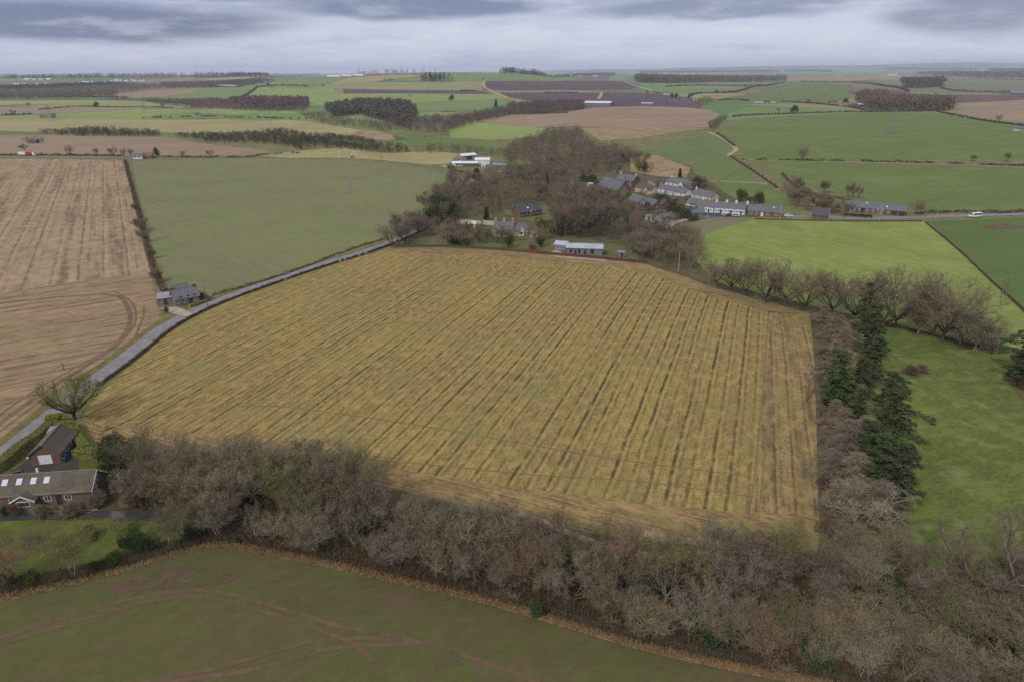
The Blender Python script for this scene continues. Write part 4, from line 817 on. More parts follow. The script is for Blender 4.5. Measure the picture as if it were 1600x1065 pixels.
den_poly([(700, 385), (760, 380), (850, 385), (850, 365), (790, 372), (690, 370)], 14, ['a5', 'a3', 'a6', 'oak2'], (6.5, 9), 6, 26, 'in the gardens along the field wall', 'garden trees along the field wall')
den_poly([(1215, 300), (1240, 290), (1290, 320), (1330, 338), (1270, 336), (1240, 325)], 16, ['a5', 'a1', 'small', 'a5'], (6, 9), 6, 27, 'in the copse right of the slate cottage', 'bare trees of the hillside copse')
den_poly([(640, 384), (660, 360), (725, 366), (760, 378), (700, 386)], 8, ['a4', 'a5', 'a6', 'a1'], (7, 10), 5, 31, 'in the garden corner beside the lane end', 'garden trees beside the lane end')
den_poly([(850, 356), (866, 372), (905, 372), (905, 350), (870, 345)], 6, ['a4', 'a5', 'a1'], (8, 11), 5, 32, 'between the red villa and the timber bungalow', 'garden trees by the timber bungalow')
den_poly([(945, 385), (1000, 388), (1005, 404), (975, 394)], 5, ['a4', 'a1', 'a7'], (7, 9), 4, 33, 'beside the blue roofed garden shed', 'trees beside the garden shed')
for i, (x, y, k, H) in enumerate(sorted(((975, 330, 'a1', 8), (966, 322, 'a4', 9), (1022, 318, 'small', 5), (1050, 322, 'a5', 6), (1076, 322, 'small', 5), (1003, 312, 'a6', 7), (1026, 296, 'a4', 7), (1075, 300, 'a5', 6), (1084, 296, 'small', 5), (1052, 348, 'a1', 6), (1030, 342, 'a5', 6), (1102, 322, 'small', 4), (960, 318, 'a6', 8), (990, 322, 'a4', 7), (1040, 312, 'a1', 6), (946, 312, 'a5', 9), (1112, 326, 'small', 4), (1008, 326, 'a7', 7)))): plant(k, (x, y), H, f'garden tree between the village houses, {ordw(i+1)} from the left', 'tree', 'garden trees between the village houses')
FT = [(x, y, ) for x, y in ((150, 168), (255, 169), (310, 183), (392, 147), (420, 135), (505, 136), (560, 161), (640, 152), (705, 157), (755, 126), (1010, 148), (1078, 150), (1120, 145), (1165, 137), (1235, 130), (1262, 162), (1295, 164), (1215, 176), (1365, 135), (1415, 142), (1505, 144), (1560, 190), (1545, 146), (1240, 176), (20, 181), (45, 168))]
for i, (x, y) in enumerate(sorted(FT)): plant(('a4', 'oak2', 'yew', 'a5')[i % 4], (x, y), random.uniform(8, 14), f'small lone tree on a far field edge, {ordw(i+1)} of these from the left', 'tree', 'lone trees on the far field edges')
den_poly([(930, 262), (1000, 250), (1010, 262), (960, 275)], 7, VK, (9, 12), 8, 28, 'behind the church', 'bare trees behind the church')
for x, y, H, k, wd, lb, ct in (
    (612, 388, 13, 'oak2', 1.0, 'round bare tree beside the end of the lane', 'tree'), (633, 384, 13, 'oak', .8, 'bare tree on the field side of the lane end', 'tree'), (690, 345, 14, 'yew', 1.0, 'large dark evergreen at the edge of the village woods', 'tree'), (668, 350, 8, 'yew', .8, 'lower dark evergreen left of the large one', 'tree'), (760, 345, 7.5, 'spire', 1.2, 'small golden green conifer by the garden wall', 'tree'),
    (855, 300, 14, 'spire', .6, 'slim dark conifer rising from the village woods', 'tree'), (745, 292, 14, 'pine', .9, 'ivy clad pine above the village woods', 'tree'), (710, 350, 6, 'holly', 1, 'holly left of the garden wall', 'bush'), (848, 362, 6, 'laurel', 1.2, 'broad green bush right of the red villa', 'bush'), (868, 366, 6.5, 'gold', 1.3, 'yellow green leafy tree below the red villa', 'tree'),
    (795, 388, 6.5, 'holly', .9, 'dark holly by the field wall', 'bush'), (728, 386, 4, 'holly', 1.0, 'dark bush in the garden lawn', 'bush'), (712, 384, 3.5, 'ivy', 1.2, 'low green bush in the garden lawn', 'bush'), (845, 386, 4.5, 'holly', 1.1, 'dark green bush left of the grey bungalow', 'bush'), (832, 392, 2.6, 'russet', 1.2, 'russet bush by the field wall', 'bush'), (888, 330, 6, 'laurel', .9, 'green bush behind the tall clump', 'bush'),
    (925, 288, 8, 'yew', 1.0, 'dark evergreen left of the church', 'tree'), (910, 284, 6, 'yew', 1.1, 'second dark evergreen left of the church', 'tree'), (980, 312, 6, 'gold', .9, 'yellow evergreen right of the church', 'tree'), (998, 268, 8, 'gold', 1.0, 'green rounded evergreen behind the church', 'tree'), (1008, 270, 8, 'holly', 1.2, 'dark rounded evergreen behind the church', 'tree'),
    (1008, 338, 8, 'yew', .75, 'dark round evergreen in front of the slate roofed house', 'tree'), (1034, 325, 9, 'yew', .8, 'dark evergreen by the churchyard', 'tree'), (1048, 336, 8, 'yew', .7, 'dark evergreen right of the churchyard', 'tree'), (1066, 340, 7.5, 'laurel', 1.1, 'green round tree by the churchyard', 'tree'), (1080, 345, 4, 'laurel', 1.2, 'trimmed green bush at the crop corner', 'bush'),
    (1062, 278, 7, 'spire', 1.1, 'dark conifer behind the white bungalow', 'tree'), (1158, 314, 7, 'yew', .9, 'dark wind shaped tree behind the white cottages', 'tree'), (1186, 318, 7, 'yew', .8, 'dark wind shaped tree behind the long slate cottage', 'tree'), (1172, 320, 5, 'small', 1.1, 'brown shrub between the wind shaped trees', 'tree'),
    (1090, 292, 6, 'thorn', 1.1, 'brown thorn right of the white bungalow', 'bush'), (1100, 298, 5, 'small', 1.2, 'brown tree beside the thorn', 'tree'), (1288, 302, 8, 'small', .8, 'wind bent bare tree at the edge of the green field', 'tree'), (1325, 308, 9, 'a4', .6, 'first of the wind blown trees above the slate farm cottages', 'tree'), (1332, 309, 8.5, 'a5', .6, 'second of the wind blown trees above the slate farm cottages', 'tree'), (1340, 311, 8.5, 'a4', .6, 'third of the wind blown trees above the slate farm cottages', 'tree'),
    (1434, 337, 9, 'a6', .9, 'pale tree by the field gate at the street', 'tree'), (1253, 252, 13, 'oak2', .8, 'lone russet brown oak on the margin between the green fields', 'tree'), (1284, 338, 4, 'holly', 1.2, 'dark bush by the street', 'bush'),
    (110, 244, 11, 'oak2', .8, 'round bare tree on the farm road, left', 'tree'), (150, 244, 8, 'a4', .8, 'second bare tree on the farm road', 'tree'), (178, 245, 9, 'a5', .8, 'third bare tree on the farm road', 'tree'), (194, 246, 9, 'oak2', .8, 'bare tree at the head of the hedge between brown and olive fields', 'tree'), (206, 245, 8, 'a4', .9, 'bare tree left of the red roofed house', 'tree'), (246, 245, 8.5, 'yew', .6, 'dark tree right of the red roofed house', 'tree'), (286, 246, 7, 'a6', .8, 'thin pale tree on the farm road', 'tree'), (329, 246, 7, 'a5', .8, 'thin brown tree on the farm road', 'tree'), (38, 236, 7, 'a5', 1, 'bare tree behind the lorry', 'tree'),
    (222, 362, 7, 'a5', 1, 'upper purplish tree in the hedge beside the olive field', 'tree'), (230, 378, 7.5, 'a4', 1, 'brown tree just below it in the hedge beside the olive field', 'tree'), (238, 404, 4, 'small', 1, 'small tree halfway down the hedge', 'tree'), (245, 440, 4.5, 'small', 1, 'small tree above the lane cottage', 'tree'), (212, 330, 4.5, 'small', 1, 'small tree high in the hedge', 'tree'),
    (260, 490, 2.4, 'holly', 1, 'dark shrub beside the flat roofed shed', 'bush'), (316, 470, 2.6, 'thorn', 1, 'brown bush right of the lane cottage', 'bush'),
    (1320, 164, 14, 'yew', .8, 'dark round tree left of the far farm', 'tree'), (1304, 164, 10, 'a5', .9, 'small bare tree left of the far farm', 'tree'), (1050, 153, 12, 'yew', .7, 'dark tree by the far track end', 'tree'), (1056, 153, 12, 'yew', .7, 'dark tree right of its twin by the far track end', 'tree'),
    (775, 170, 18, 'spire', 1, 'dark pointed conifer on the skyline wood', 'tree'), (1520, 252, 5, 'small', 1, 'small brown tree on the field margin, far right', 'tree'), (1573, 252, 7, 'small', .7, 'taller thin tree on the field margin, far right', 'tree')):
    plant(k, (x, y), H, lb, ct, wide=wd)
# --- hedges
def hedge(px, H, wd, mat, label, dn=26, name='hedge', ln=None, group=None, gap=0.0):
    W = wline(px, 3); L = sum(math.hypot(b[0]-a[0], b[1]-a[1]) for a, b in zip(W[:-1], W[1:])); d = math.hypot(*W[len(W)//2]); k = max(1.0, d/260)
    n = int(min(30000, L*dn/k**1.15)); P = band(W, n, -wd/2, wd/2); n = len(P)
    if gap:
        ph = np.sin(P[:, 0]*.11+P[:, 1]*.07)+np.sin(P[:, 0]*.31+2)+RNG.normal(size=n)*.3; P = P[ph > gap*2-1.6]; n = len(P)
    P[:, 2] += RNG.uniform(0, 1, n)**.7*H*(.75+.4*np.sin(P[:, 0]*.4)*np.sin(P[:, 1]*.5)); D = rand_unit(n); ln = (ln or .5)*k
    o = tri_mesh(name, tri_cloud(P, D, RNG.uniform(.6, 1.3, n)*ln, ln*.6), mat); tag(o, label, 'hedge', group); return o
B_, Gs, Hd = leafm['bramble'], leafm['gorse'], leafm['far conifer']
for px, H, wd, mt, lb, gp in (
    ([(196, 252), (208, 300), (222, 350), (234, 400), (248, 440), (262, 462)], 2.0, 2.6, B_, 'straggly brown hedge between the pinkish and olive fields', 0), ([(0, 243), (60, 243), (190, 244)], 1.8, 1.6, B_, 'brown hedge along the farm road left of the lorry trees', 0), ([(210, 247), (260, 246), (380, 246), (405, 243), (440, 240)], 1.4, 1.6, B_, 'low gappy hedge at the top of the olive field', .25),
    ([(330, 462), (400, 443), (470, 420), (540, 393), (600, 374)], 1.0, 1.2, B_, 'low brown hedge on the far side of the lane', .1), ([(1160, 250), (1300, 252), (1450, 255), (1620, 261)], 1.8, 1.6, Gs, 'gappy hedge between the two right hand green fields', .45),
    ([(1120, 209), (1128, 214), (1148, 229)], 1.6, 1.8, B_, 'upper piece of the zigzag hedge above the village', 0), ([(1140, 245), (1168, 262), (1196, 282), (1215, 294)], 1.8, 1.8, B_, 'lower piece of the zigzag hedge above the village', 0), ([(1145, 183), (1180, 180), (1300, 176), (1370, 175), (1460, 174)], 2.2, 2.5, Hd, 'dark hedge along the top of the pylon field', 0),
    ([(1462, 174), (1530, 188), (1610, 198)], 2.2, 2.5, Hd, 'dark hedge sloping down to the right edge', 0), ([(1075, 153), (1095, 146), (1150, 144), (1200, 134), (1225, 129)], 3, 4, Hd, 'curving dark hedge on the rounded green hill', 0), ([(1040, 136), (1100, 134), (1190, 133)], 2.5, 4, Hd, 'straight dark hedge behind the rounded hill', 0),
    ([(1120, 157), (1150, 156), (1170, 158)], 2.5, 3, Hd, 'short dark hedge by the conifer plantation', 0), ([(1220, 159), (1270, 162), (1320, 167), (1350, 172)], 2.5, 3, Hd, 'dark hedge left of the far farm', 0), ([(1250, 128), (1330, 129), (1380, 135), (1420, 144)], 4, 5, Hd, 'dark winding hedge on the right distance', 0), ([(1470, 138), (1500, 143), (1580, 144)], 3, 4, Hd, 'dark hedge under the rough grassland', 0),
    ([(60, 172), (120, 167), (200, 168), (270, 169)], 2, 3, B_, 'thin dark hedge in the left distance', 0), ([(0, 181), (50, 179)], 2.5, 3, Hd, 'short dark hedge at the far left', 0), ([(210, 185), (300, 183), (380, 184), (480, 186)], 2.5, 3, Hd, 'broken line of dark bushes above the straw field', .75), ([(360, 158), (384, 150), (402, 137)], 4, 5, Hd, 'dark hedge climbing between two green hillside fields', 0),
    ([(402, 136), (440, 134), (480, 135)], 3, 4, Hd, 'dark hedge under the polytunnels', 0), ([(790, 178), (840, 178), (888, 177)], 2.2, 3, B_, 'brown walled hedge below the far wooded house', 0), ([(1222, 272), (1240, 290), (1270, 304), (1320, 312), (1400, 330)], 1.4, 2, B_, 'brown scrubby hedge above the slate farm cottages', .2), ([(1430, 334), (1500, 332), (1560, 333), (1620, 331)], 1.8, 1.5, Gs, 'dark hedge behind the white minibus', 0),
    ([(60, 152), (140, 152), (200, 153)], 3, 6, Hd, 'dark hedge at the foot of the left wood', .3), ([(850, 145), (905, 145.5)], 2.5, 5, Hd, 'dark scrub on the track between the ploughed fields', 0), ([(720, 143), (745, 142)], 4, 6, Hd, 'dark scrub under the striped field', 0), ([(700, 262), (712, 268), (722, 270)], 2.5, 3, leafm['ivy leaves'], 'dark green hedge below the farmyard', 0)):
    hedge(px, H, wd, mt, lb, gap=gp)
def clipped(px, H, wd, label, mat=None):
    W = wline(px, 4); b = MB(); prof = [(-wd/2, 0), (-wd/2*.98, H*.6), (-wd/2*.8, H*.95), (0, H), (wd/2*.8, H*.95), (wd/2*.98, H*.6), (wd/2, 0)]
    rows = []
    for o, h in prof:
        L = offset_line(W, o); rows.append([(x+random.gauss(0, .05), y+random.gauss(0, .05), hz(x, y)+h*(1+random.gauss(0, .03))-.1) for x, y in L])
    for i in range(len(prof)-1):
        for j in range(len(W)-1): b.quad(rows[i][j], rows[i+1][j], rows[i+1][j+1], rows[i][j+1])
    b.quad(*[r[0] for r in rows]); b.quad(*[r[-1] for r in rows][::-1])
    root = empty('clipped_hedge', tuple(W[0])+(0,)); root.location = (0, 0, 0)
    b.build('hedge_body', leafm['hedge leaves'], root)
    A = []; n = 0
    Lt = sum(math.hypot(q[0]-p[0], q[1]-p[1]) for p, q in zip(W[:-1], W[1:]))
    k = int(Lt*(H*2+wd)*70); base = band(W, k, -wd/2, wd/2); k = len(base)
    base[:, 2] += H*RNG.uniform(.9, 1.04, k)
    s1 = band(offset_line(W, wd/2), k//2, -.08, .06); s1[:, 2] += H*RNG.uniform(0, 1, len(s1)); s2 = band(offset_line(W, -wd/2), k//2, -.06, .08); s2[:, 2] += H*RNG.uniform(0, 1, len(s2))
    P = np.concatenate([base, s1, s2]); tri_mesh('leaves', tri_cloud(P, rand_unit(len(P)), .22, .16), mat or leafm['hedge leaves'], root)
    tag(root, label, 'hedge'); return root
clipped([(-12, 742), (8, 728), (34, 705), (58, 690), (80, 670)], 2.0, 2.0, 'tall clipped hedge between the lane and the brick garage')
clipped([(80, 672), (100, 670), (114, 669)], 1.8, 1.6, 'clipped hedge behind the garage garden')
clipped([(114, 670), (124, 690), (134, 706)], 1.7, 1.7, 'clipped hedge right of the brick garage')
clipped([(120, 712), (140, 714), (158, 716)], 1.9, 2.0, 'clipped hedge behind the brick gable')
clipped([(74, 664), (86, 662), (96, 661)], 2.2, 2.0, 'squared hedge block at the lane gate')
clipped([(296, 480), (310, 476), (326, 470)], .9, 1.2, 'low trimmed hedge in front of the lane cottage')
clipped([(1318, 338), (1340, 339), (1362, 340)], 1.2, 3.0, 'dark green ivy bank in front of the slate farm cottages', leafm['ivy leaves'])
# --- far woods: each reads as one mass
def wood(px, sp, H, mat, label, kind='bare', n=44, jit=.35, leafk=1.0, name='woodland', wr=.30):
    P = [tuple(G(*q)[:2]) for q in dens(px)]; xs = [p[0] for p in P]; ys = [p[1] for p in P]; pts = []
    area = abs(sum(P[i][0]*P[(i+1) % len(P)][1]-P[(i+1) % len(P)][0]*P[i][1] for i in range(len(P))))/2
    cnt = int(min(area/(sp*sp), 3200)); tr = 0
    while len(pts) < cnt and tr < cnt*40:
        tr += 1; x = random.uniform(min(xs), max(xs)); y = random.uniform(min(ys), max(ys))
        if inpoly(x, y, P): pts.append((x, y, hz(x, y)))
    if not pts: print('no wood', label); return
    B = np.array(pts); m = len(B); h = H*RNG.uniform(1-jit, 1+jit*.6, m); n = int(n)
    Bh = np.repeat(B, n, 0); hh = np.repeat(h, n); u = rand_unit(m*n); r = RNG.uniform(.25, 1, m*n)**.5
    if kind == 'conifer':
        f = RNG.uniform(0, 1, m*n)**.8; rad = hh*.22*(1.05-f)*r; Pn = Bh+np.stack([u[:, 0]*rad, u[:, 1]*rad, hh*(.12+.88*f)], 1); D = u*np.array([1, 1, .3])+np.array([0, 0, -.15])
    elif kind == 'pine':
        Pn = Bh+np.stack([u[:, 0]*hh*.26*r, u[:, 1]*hh*.26*r, hh*(.8+u[:, 2]*.18*r)], 1); D = u
    else:
        Pn = Bh+np.stack([u[:, 0]*hh*.34*r, u[:, 1]*hh*.34*r, hh*(.58+u[:, 2]*.36*r)], 1); D = u+np.array([0, 0, .4])
    D = D/np.linalg.norm(D, axis=1, keepdims=True)
    L = hh*.16*leafk*RNG.uniform(.6, 1.4, m*n); V = tri_cloud(Pn, D, L, L*(wr if kind == 'bare' else .55))
    top = tri_cloud(B, np.tile([0, 0, 1.0], (m, 1)), h*.8, h*.035+.1)      # stems
    top2 = tri_cloud(B, np.tile([0, 0, 1.0], (m, 1)), h*.8, h*.035+.1)
    return tag(tri_mesh(name, np.concatenate([V, top, top2]), mat), label, 'wood', kind='stuff')
FCf, FBr, FPk, Gz = leafm['far conifer'], leafm['far bare'], leafm['pink bare'], leafm['gorse']
for a in (
    ([(-60, 160), (0, 157), (100, 156), (180, 154), (185, 146), (230, 141), (300, 136), (200, 134), (100, 139), (0, 143), (-60, 144)], 9, 15, FBr, 'long purplish brown wood on the far left', 'bare', 40), ([(-60, 142), (100, 138), (200, 133), (160, 132), (60, 136), (-60, 139)], 9, 15, FCf, 'dark conifer edge behind the left wood', 'conifer', 30),
    ([(250, 132), (340, 130), (400, 126), (430, 128), (380, 135), (320, 138), (260, 139)], 12, 14, FBr, 'brown wood below the far left skyline', 'bare', 36), ([(-60, 121), (100, 120.5), (300, 119), (420, 118), (420, 120.5), (300, 122), (100, 124), (-60, 125)], 20, 24, FCf, 'dark tree line along the left skyline', 'bare', 30),
    ([(300, 118), (360, 116), (430, 114), (500, 113), (500, 117), (400, 121), (310, 122)], 20, 28, FCf, 'dark wooded skyline left of the polytunnels', 'bare', 34), ([(220, 157), (300, 158), (330, 156), (400, 165), (480, 170), (478, 175), (400, 176), (320, 170), (250, 164)], 7, 9, FBr, 'brown scrub leading to the spruce wood', 'bare', 40),
    ([(355, 160), (400, 158), (482, 160), (483, 168), (440, 172), (380, 170)], 7, 14, FPk, 'pinkish brown spruce and larch wood behind a pylon', 'conifer', 60), ([(508, 172), (560, 163), (600, 162), (640, 166), (652, 178), (648, 190), (630, 200), (600, 190), (560, 180), (520, 184)], 7, 14, leafm['spruce wood'], 'rounded dark spruce wood in the middle distance', 'conifer', 70),
    ([(468, 180), (500, 178), (530, 184), (560, 190), (600, 192), (650, 200), (600, 208), (560, 200), (520, 198), (480, 186)], 6, 6, FBr, 'brown scrub in front of the spruce wood', 'bare', 50), ([(600, 192), (650, 190), (700, 186), (745, 182), (800, 170), (870, 164), (910, 160), (915, 170), (880, 178), (790, 180), (720, 192), (700, 214), (640, 206)], 7, 10, FPk, 'winding bare wood running up the den', 'bare', 60),
    ([(740, 184), (790, 178), (800, 182), (760, 190), (708, 204), (700, 196)], 7, 9, FBr, 'bare wood at the head of the den', 'bare', 50), ([(795, 168), (840, 166), (905, 164), (912, 172), (850, 176), (800, 176)], 8, 13, FBr, 'bare wood round the far white house', 'bare', 50),
    ([(62, 209), (110, 205), (160, 204), (250, 210), (250, 214), (150, 214), (70, 211)], 6, 7, Gs, 'dark gorse and scrub across the brown stubble', 'bare', 60), ([(270, 213), (350, 212), (400, 209), (440, 206), (480, 213), (560, 219), (620, 230), (640, 239), (560, 236), (470, 235), (400, 225), (330, 224), (290, 217)], 6, 6, Gs, 'long dark gorse bank across the left middle distance', 'bare', 70),
    ([(668, 330), (700, 296), (760, 288), (830, 292), (875, 300), (866, 312), (812, 316), (806, 332), (740, 340), (690, 342)], 6.5, 8, twig['brown'], 'thicket under the woods left of the red villa', 'bare', 170, .4, .9, 'woodland', .10), ([(620, 376), (650, 340), (690, 322), (695, 345), (680, 372), (640, 380)], 6.5, 7, twig['purplish'], 'thicket at the lane end of the village woods', 'bare', 170, .4, .9, 'woodland', .10),
    ([(755, 284), (790, 262), (850, 258), (912, 268), (905, 300), (880, 306), (800, 292)], 6.5, 8, twig['tan'], 'thicket under the woods behind the red villa', 'bare', 170, .4, .9, 'woodland', .10), ([(862, 368), (872, 324), (905, 312), (945, 330), (985, 350), (1010, 372), (1040, 392), (1000, 384), (940, 374), (900, 370)], 6.5, 8, twig['brown'], 'thicket under the tall clump behind the timber bungalow', 'bare', 170, .4, .9, 'woodland', .10),
    ([(990, 402), (1006, 382), (1050, 382), (1095, 396), (1102, 428), (1070, 426), (1030, 412)], 6.5, 6, twig['tan'], 'thicket in the copse below the gravel track', 'bare', 170, .4, .9, 'woodland', .10), ([(1110, 440), (1180, 458), (1270, 484), (1400, 508), (1520, 545), (1600, 556), (1600, 562), (1500, 540), (1390, 514), (1270, 488), (1180, 464), (1110, 448)], 4, 3.2, twig['brown'], 'scrub beneath the oaks along the den edge', 'bare', 150, .4, 1.0, 'woodland', .10),
    ([(1215, 298), (1240, 288), (1290, 318), (1330, 336), (1270, 334), (1240, 325)], 5, 4.5, twig['purplish'], 'scrub under the copse right of the slate cottage', 'bare', 150, .4, 1.0, 'woodland', .10), ([(30, 221), (60, 221), (72, 223), (70, 226), (40, 225)], 6, 6, FBr, 'clump round the ruined cottage on the left', 'bare', 40), ([(62, 185), (85, 183), (88, 187), (64, 187)], 7, 8, FCf, 'small dark clump in the left distance', 'bare', 40),
    ([(645, 238), (690, 232), (740, 236), (800, 238), (800, 244), (740, 242), (650, 242)], 6, 7, FPk, 'thin bare copse above the farmyard', 'bare', 44), ([(700, 216), (760, 222), (800, 226), (820, 220), (860, 216), (800, 222), (740, 220)], 6, 5, Gs, 'dark hedge like scrub below the green tongue', 'bare', 50),
    ([(790, 262), (790, 235), (820, 222), (860, 208), (905, 205), (915, 222), (930, 232), (985, 240), (1000, 248), (960, 262), (930, 270), (850, 262)], 6.5, 9, FBr, 'mass of bare trees in the den behind the village', 'bare', 150, .4, .9, 'woodland', .13), ([(1100, 204), (1112, 196), (1130, 186), (1136, 188), (1120, 202), (1108, 206)], 6, 8, FBr, 'bare copse at the corner of the brown hill', 'bare', 50),
    ([(1350, 170), (1380, 164), (1440, 166), (1490, 170), (1480, 174), (1400, 175), (1350, 174)], 10, 25, FBr, 'tall bare trees sheltering the far farm', 'bare', 70, .25), ([(1338, 162), (1370, 156), (1384, 160), (1380, 166), (1345, 166)], 10, 28, FBr, 'taller bare trees at the left of the far farm', 'bare', 60, .25), ([(1408, 134), (1440, 133), (1470, 132), (1478, 135), (1450, 138), (1410, 138)], 14, 32, FBr, 'flat topped pines on the right distance', 'pine', 40, .15),
    ([(1086, 158), (1110, 156), (1116, 160), (1100, 165), (1086, 162)], 7, 9, leafm['hedge leaves'], 'yellowish young plantation by the ploughed field', 'conifer', 40), ([(992, 127.5), (1100, 128), (1226, 127), (1228, 128.5), (1100, 129.5), (996, 130)], 17, 36, FBr, 'long shelter belt of tall trees in the right distance', 'bare', 50, .3), ([(775, 117), (900, 118), (960, 116), (960, 119), (890, 120), (888, 119)], 18, 28, FCf, 'dark wood round the far white farm', 'bare', 50),
    ([(655, 126), (700, 126.5), (708, 127.5), (660, 128)], 12, 28, FCf, 'row of dark trees on the green slope', 'conifer', 50, .4), ([(594, 127), (612, 125), (614, 127), (600, 128)], 9, 9, FBr, 'small bare clump on the hillside', 'bare', 40), ([(540, 117), (600, 115), (700, 112), (760, 110.5), (680, 116), (600, 119), (545, 119)], 18, 24, FCf, 'dark line of trees below the knoll', 'bare', 40),
    ([(620, 110), (660, 108), (745, 108), (740, 110), (660, 111.5)], 26, 30, FCf, 'wooded knoll on the central skyline', 'bare', 40), ([(800, 109.5), (900, 110), (960, 111), (960, 112.5), (800, 112)], 26, 26, FCf, 'thin skyline trees right of the knoll', 'bare', 30), ([(1000, 113), (1200, 112), (1220, 113.5), (1000, 115)], 34, 42, FCf, 'dark woods on the far plain', 'bare', 30),
    ([(1220, 112), (1240, 111.5), (1300, 112), (1300, 113)], 30, 40, FCf, 'small far wood on the plain', 'bare', 30), ([(1380, 107), (1440, 107), (1530, 108), (1520, 110), (1390, 110)], 40, 44, FCf, 'dark wood on the right skyline', 'bare', 40), ([(1430, 117), (1480, 115), (1560, 116), (1700, 120), (1700, 127), (1560, 124), (1470, 120)], 26, 34, FBr, 'wooded outskirts of the far village on the right', 'bare', 36),
    ([(1540, 109), (1620, 109), (1700, 112), (1600, 113), (1550, 112)], 36, 44, FCf, 'dark wooded skyline at the far right', 'bare', 36), ([(1020, 145.5), (1035, 146.5), (1030, 148), (1018, 147)], 8, 7, FBr, 'scrub round the far cottages by the track', 'bare', 30)):
    wood(*a)
# ================================================================== BUILDINGS
def brick_mat(name, a, b, sc=1.0, bw=.45, bh=.15):
    m, t = mat_new(name); P = t.n('ShaderNodeTexCoord').outputs['Object']
    n1 = t.noise(P, 3.0, 4, .7); n2 = t.noise(P, .5, 3)
    s = t.n('ShaderNodeSeparateXYZ', Vector=P); uv = t.n('ShaderNodeCombineXYZ', X=t.m('ADD', s.outputs[0], s.outputs[1]), Y=s.outputs[2], Z=0.0)
    br = t.n('ShaderNodeTexBrick', Vector=uv, Scale=1/sc, Color1=(*a, 1), Color2=(*b, 1), Mortar=(*[x*.75 for x in b], 1)); t.set(br, 'Brick Width', bw); t.set(br, 'Row Height', bh); t.set(br, 'Mortar Size', .02)
    col = t.mix(t.m('MULTIPLY', t.sm(n1, .4, .7), .5), br.outputs[0], tuple(x*.6 for x in a)); col = t.mix(t.m('MULTIPLY', t.sm(n2, .45, .7), .35), col, tuple(x*.7 for x in b))
    return finish(m, t, col, .9, .2, n1, .3, .03)
def roof_mat(name, a, b, moss=None, row=.3):
    m, t = mat_new(name); P = t.n('ShaderNodeTexCoord').outputs['Object']
    s = t.n('ShaderNodeSeparateXYZ', Vector=P)
    uv = t.n('ShaderNodeCombineXYZ', X=s.outputs[0], Y=t.m('MULTIPLY', s.outputs[2], 1.5), Z=0.0)
    br = t.n('ShaderNodeTexBrick', Vector=uv, Scale=1.0, Color1=(*a, 1), Color2=(*b, 1), Mortar=(*[x*.5 for x in a], 1)); t.set(br, 'Brick Width', row*1.1); t.set(br, 'Row Height', row); t.set(br, 'Mortar Size', .03)
    n1 = t.noise(P, 1.2, 5, .7); n2 = t.noise(P, .35, 3)
    col = t.mix(t.m('MULTIPLY', t.sm(n1, .42, .66), .6), br.outputs[0], tuple(min(.9, x*1.5) for x in b)); col = t.mix(t.m('MULTIPLY', t.sm(n2, .4, .65), .4), col, moss or tuple(x*.6 for x in a))
    return finish(m, t, col, .8, .3, br.outputs[1], .3, .03)
def ribbed_mat(name, a, b, rough=.55):
    m, t = mat_new(name); P = t.n('ShaderNodeTexCoord').outputs['Object']; s = t.n('ShaderNodeSeparateXYZ', Vector=P)
    wv = t.m('SINE', t.m('MULTIPLY', s.outputs[0], 12.0)); n1 = t.noise(P, .4, 4, .6)
    col = t.mix(t.sm(n1, .35, .7), a, b); col = t.mix(t.m('MULTIPLY', t.sm(wv, .5, 1), .25), col, tuple(x*.6 for x in a)); return finish(m, t, col, rough, .4, wv, .2, .03)
W_ = {'brick': brick_mat('red brown brick', C(136, 108, 92), C(116, 92, 80)), 'stone': brick_mat('red sandstone', C(136, 108, 96), C(112, 90, 82), 1.6), 'grey': brick_mat('grey rubble stone', C(140, 128, 116), C(116, 108, 100), 1.6), 'white': plain_mat('white harling', C(226, 226, 228), C(198, 198, 200), .8, .9), 'cream': plain_mat('cream harling', C(208, 194, 172), C(186, 172, 152), .8, .9),
      'clad': plain_mat('grey weathered timber cladding', C(132, 130, 128), C(110, 106, 104), 2, .8, stretch=(4, 4, .3), obj=True), 'dark': plain_mat('dark green sheet wall', C(96, 104, 96), C(74, 80, 76), 1, .7), 'tan': plain_mat('tan rendered wall', C(172, 148, 122), C(150, 128, 106), .8, .9), 'blue': plain_mat('blue painted wall', C(70, 110, 150), C(56, 90, 130), .8, .8)}
R_ = {'tile': roof_mat('weathered brown tiles', C(102, 92, 82), C(80, 72, 64), C(112, 106, 80)), 'slate': roof_mat('grey slate', C(118, 118, 124), C(98, 98, 106)), 'dslate': roof_mat('dark slate', C(92, 90, 96), C(76, 74, 80)), 'metal': ribbed_mat('pale grey ribbed metal', C(176, 182, 192), C(154, 160, 170)), 'white': ribbed_mat('white ribbed sheeting', C(228, 230, 238), C(206, 208, 218)),
      'rust': ribbed_mat('red ribbed sheeting', C(140, 84, 74), C(116, 70, 64)), 'blue': ribbed_mat('blue grey ribbed sheeting', C(120, 140, 168), C(100, 120, 150)), 'flat': plain_mat('grey flat roofing', C(160, 158, 158), C(136, 134, 136), .6, .9)}
PAINT = plain_mat('white painted joinery', C(236, 236, 238), C(214, 214, 216), 2, .5); GLASSM = plain_mat('dark window glass', C(48, 54, 62), C(70, 78, 88), .6, .15, .6); DOORM = plain_mat('dark painted door', C(70, 66, 64), C(56, 52, 50), 2, .5)
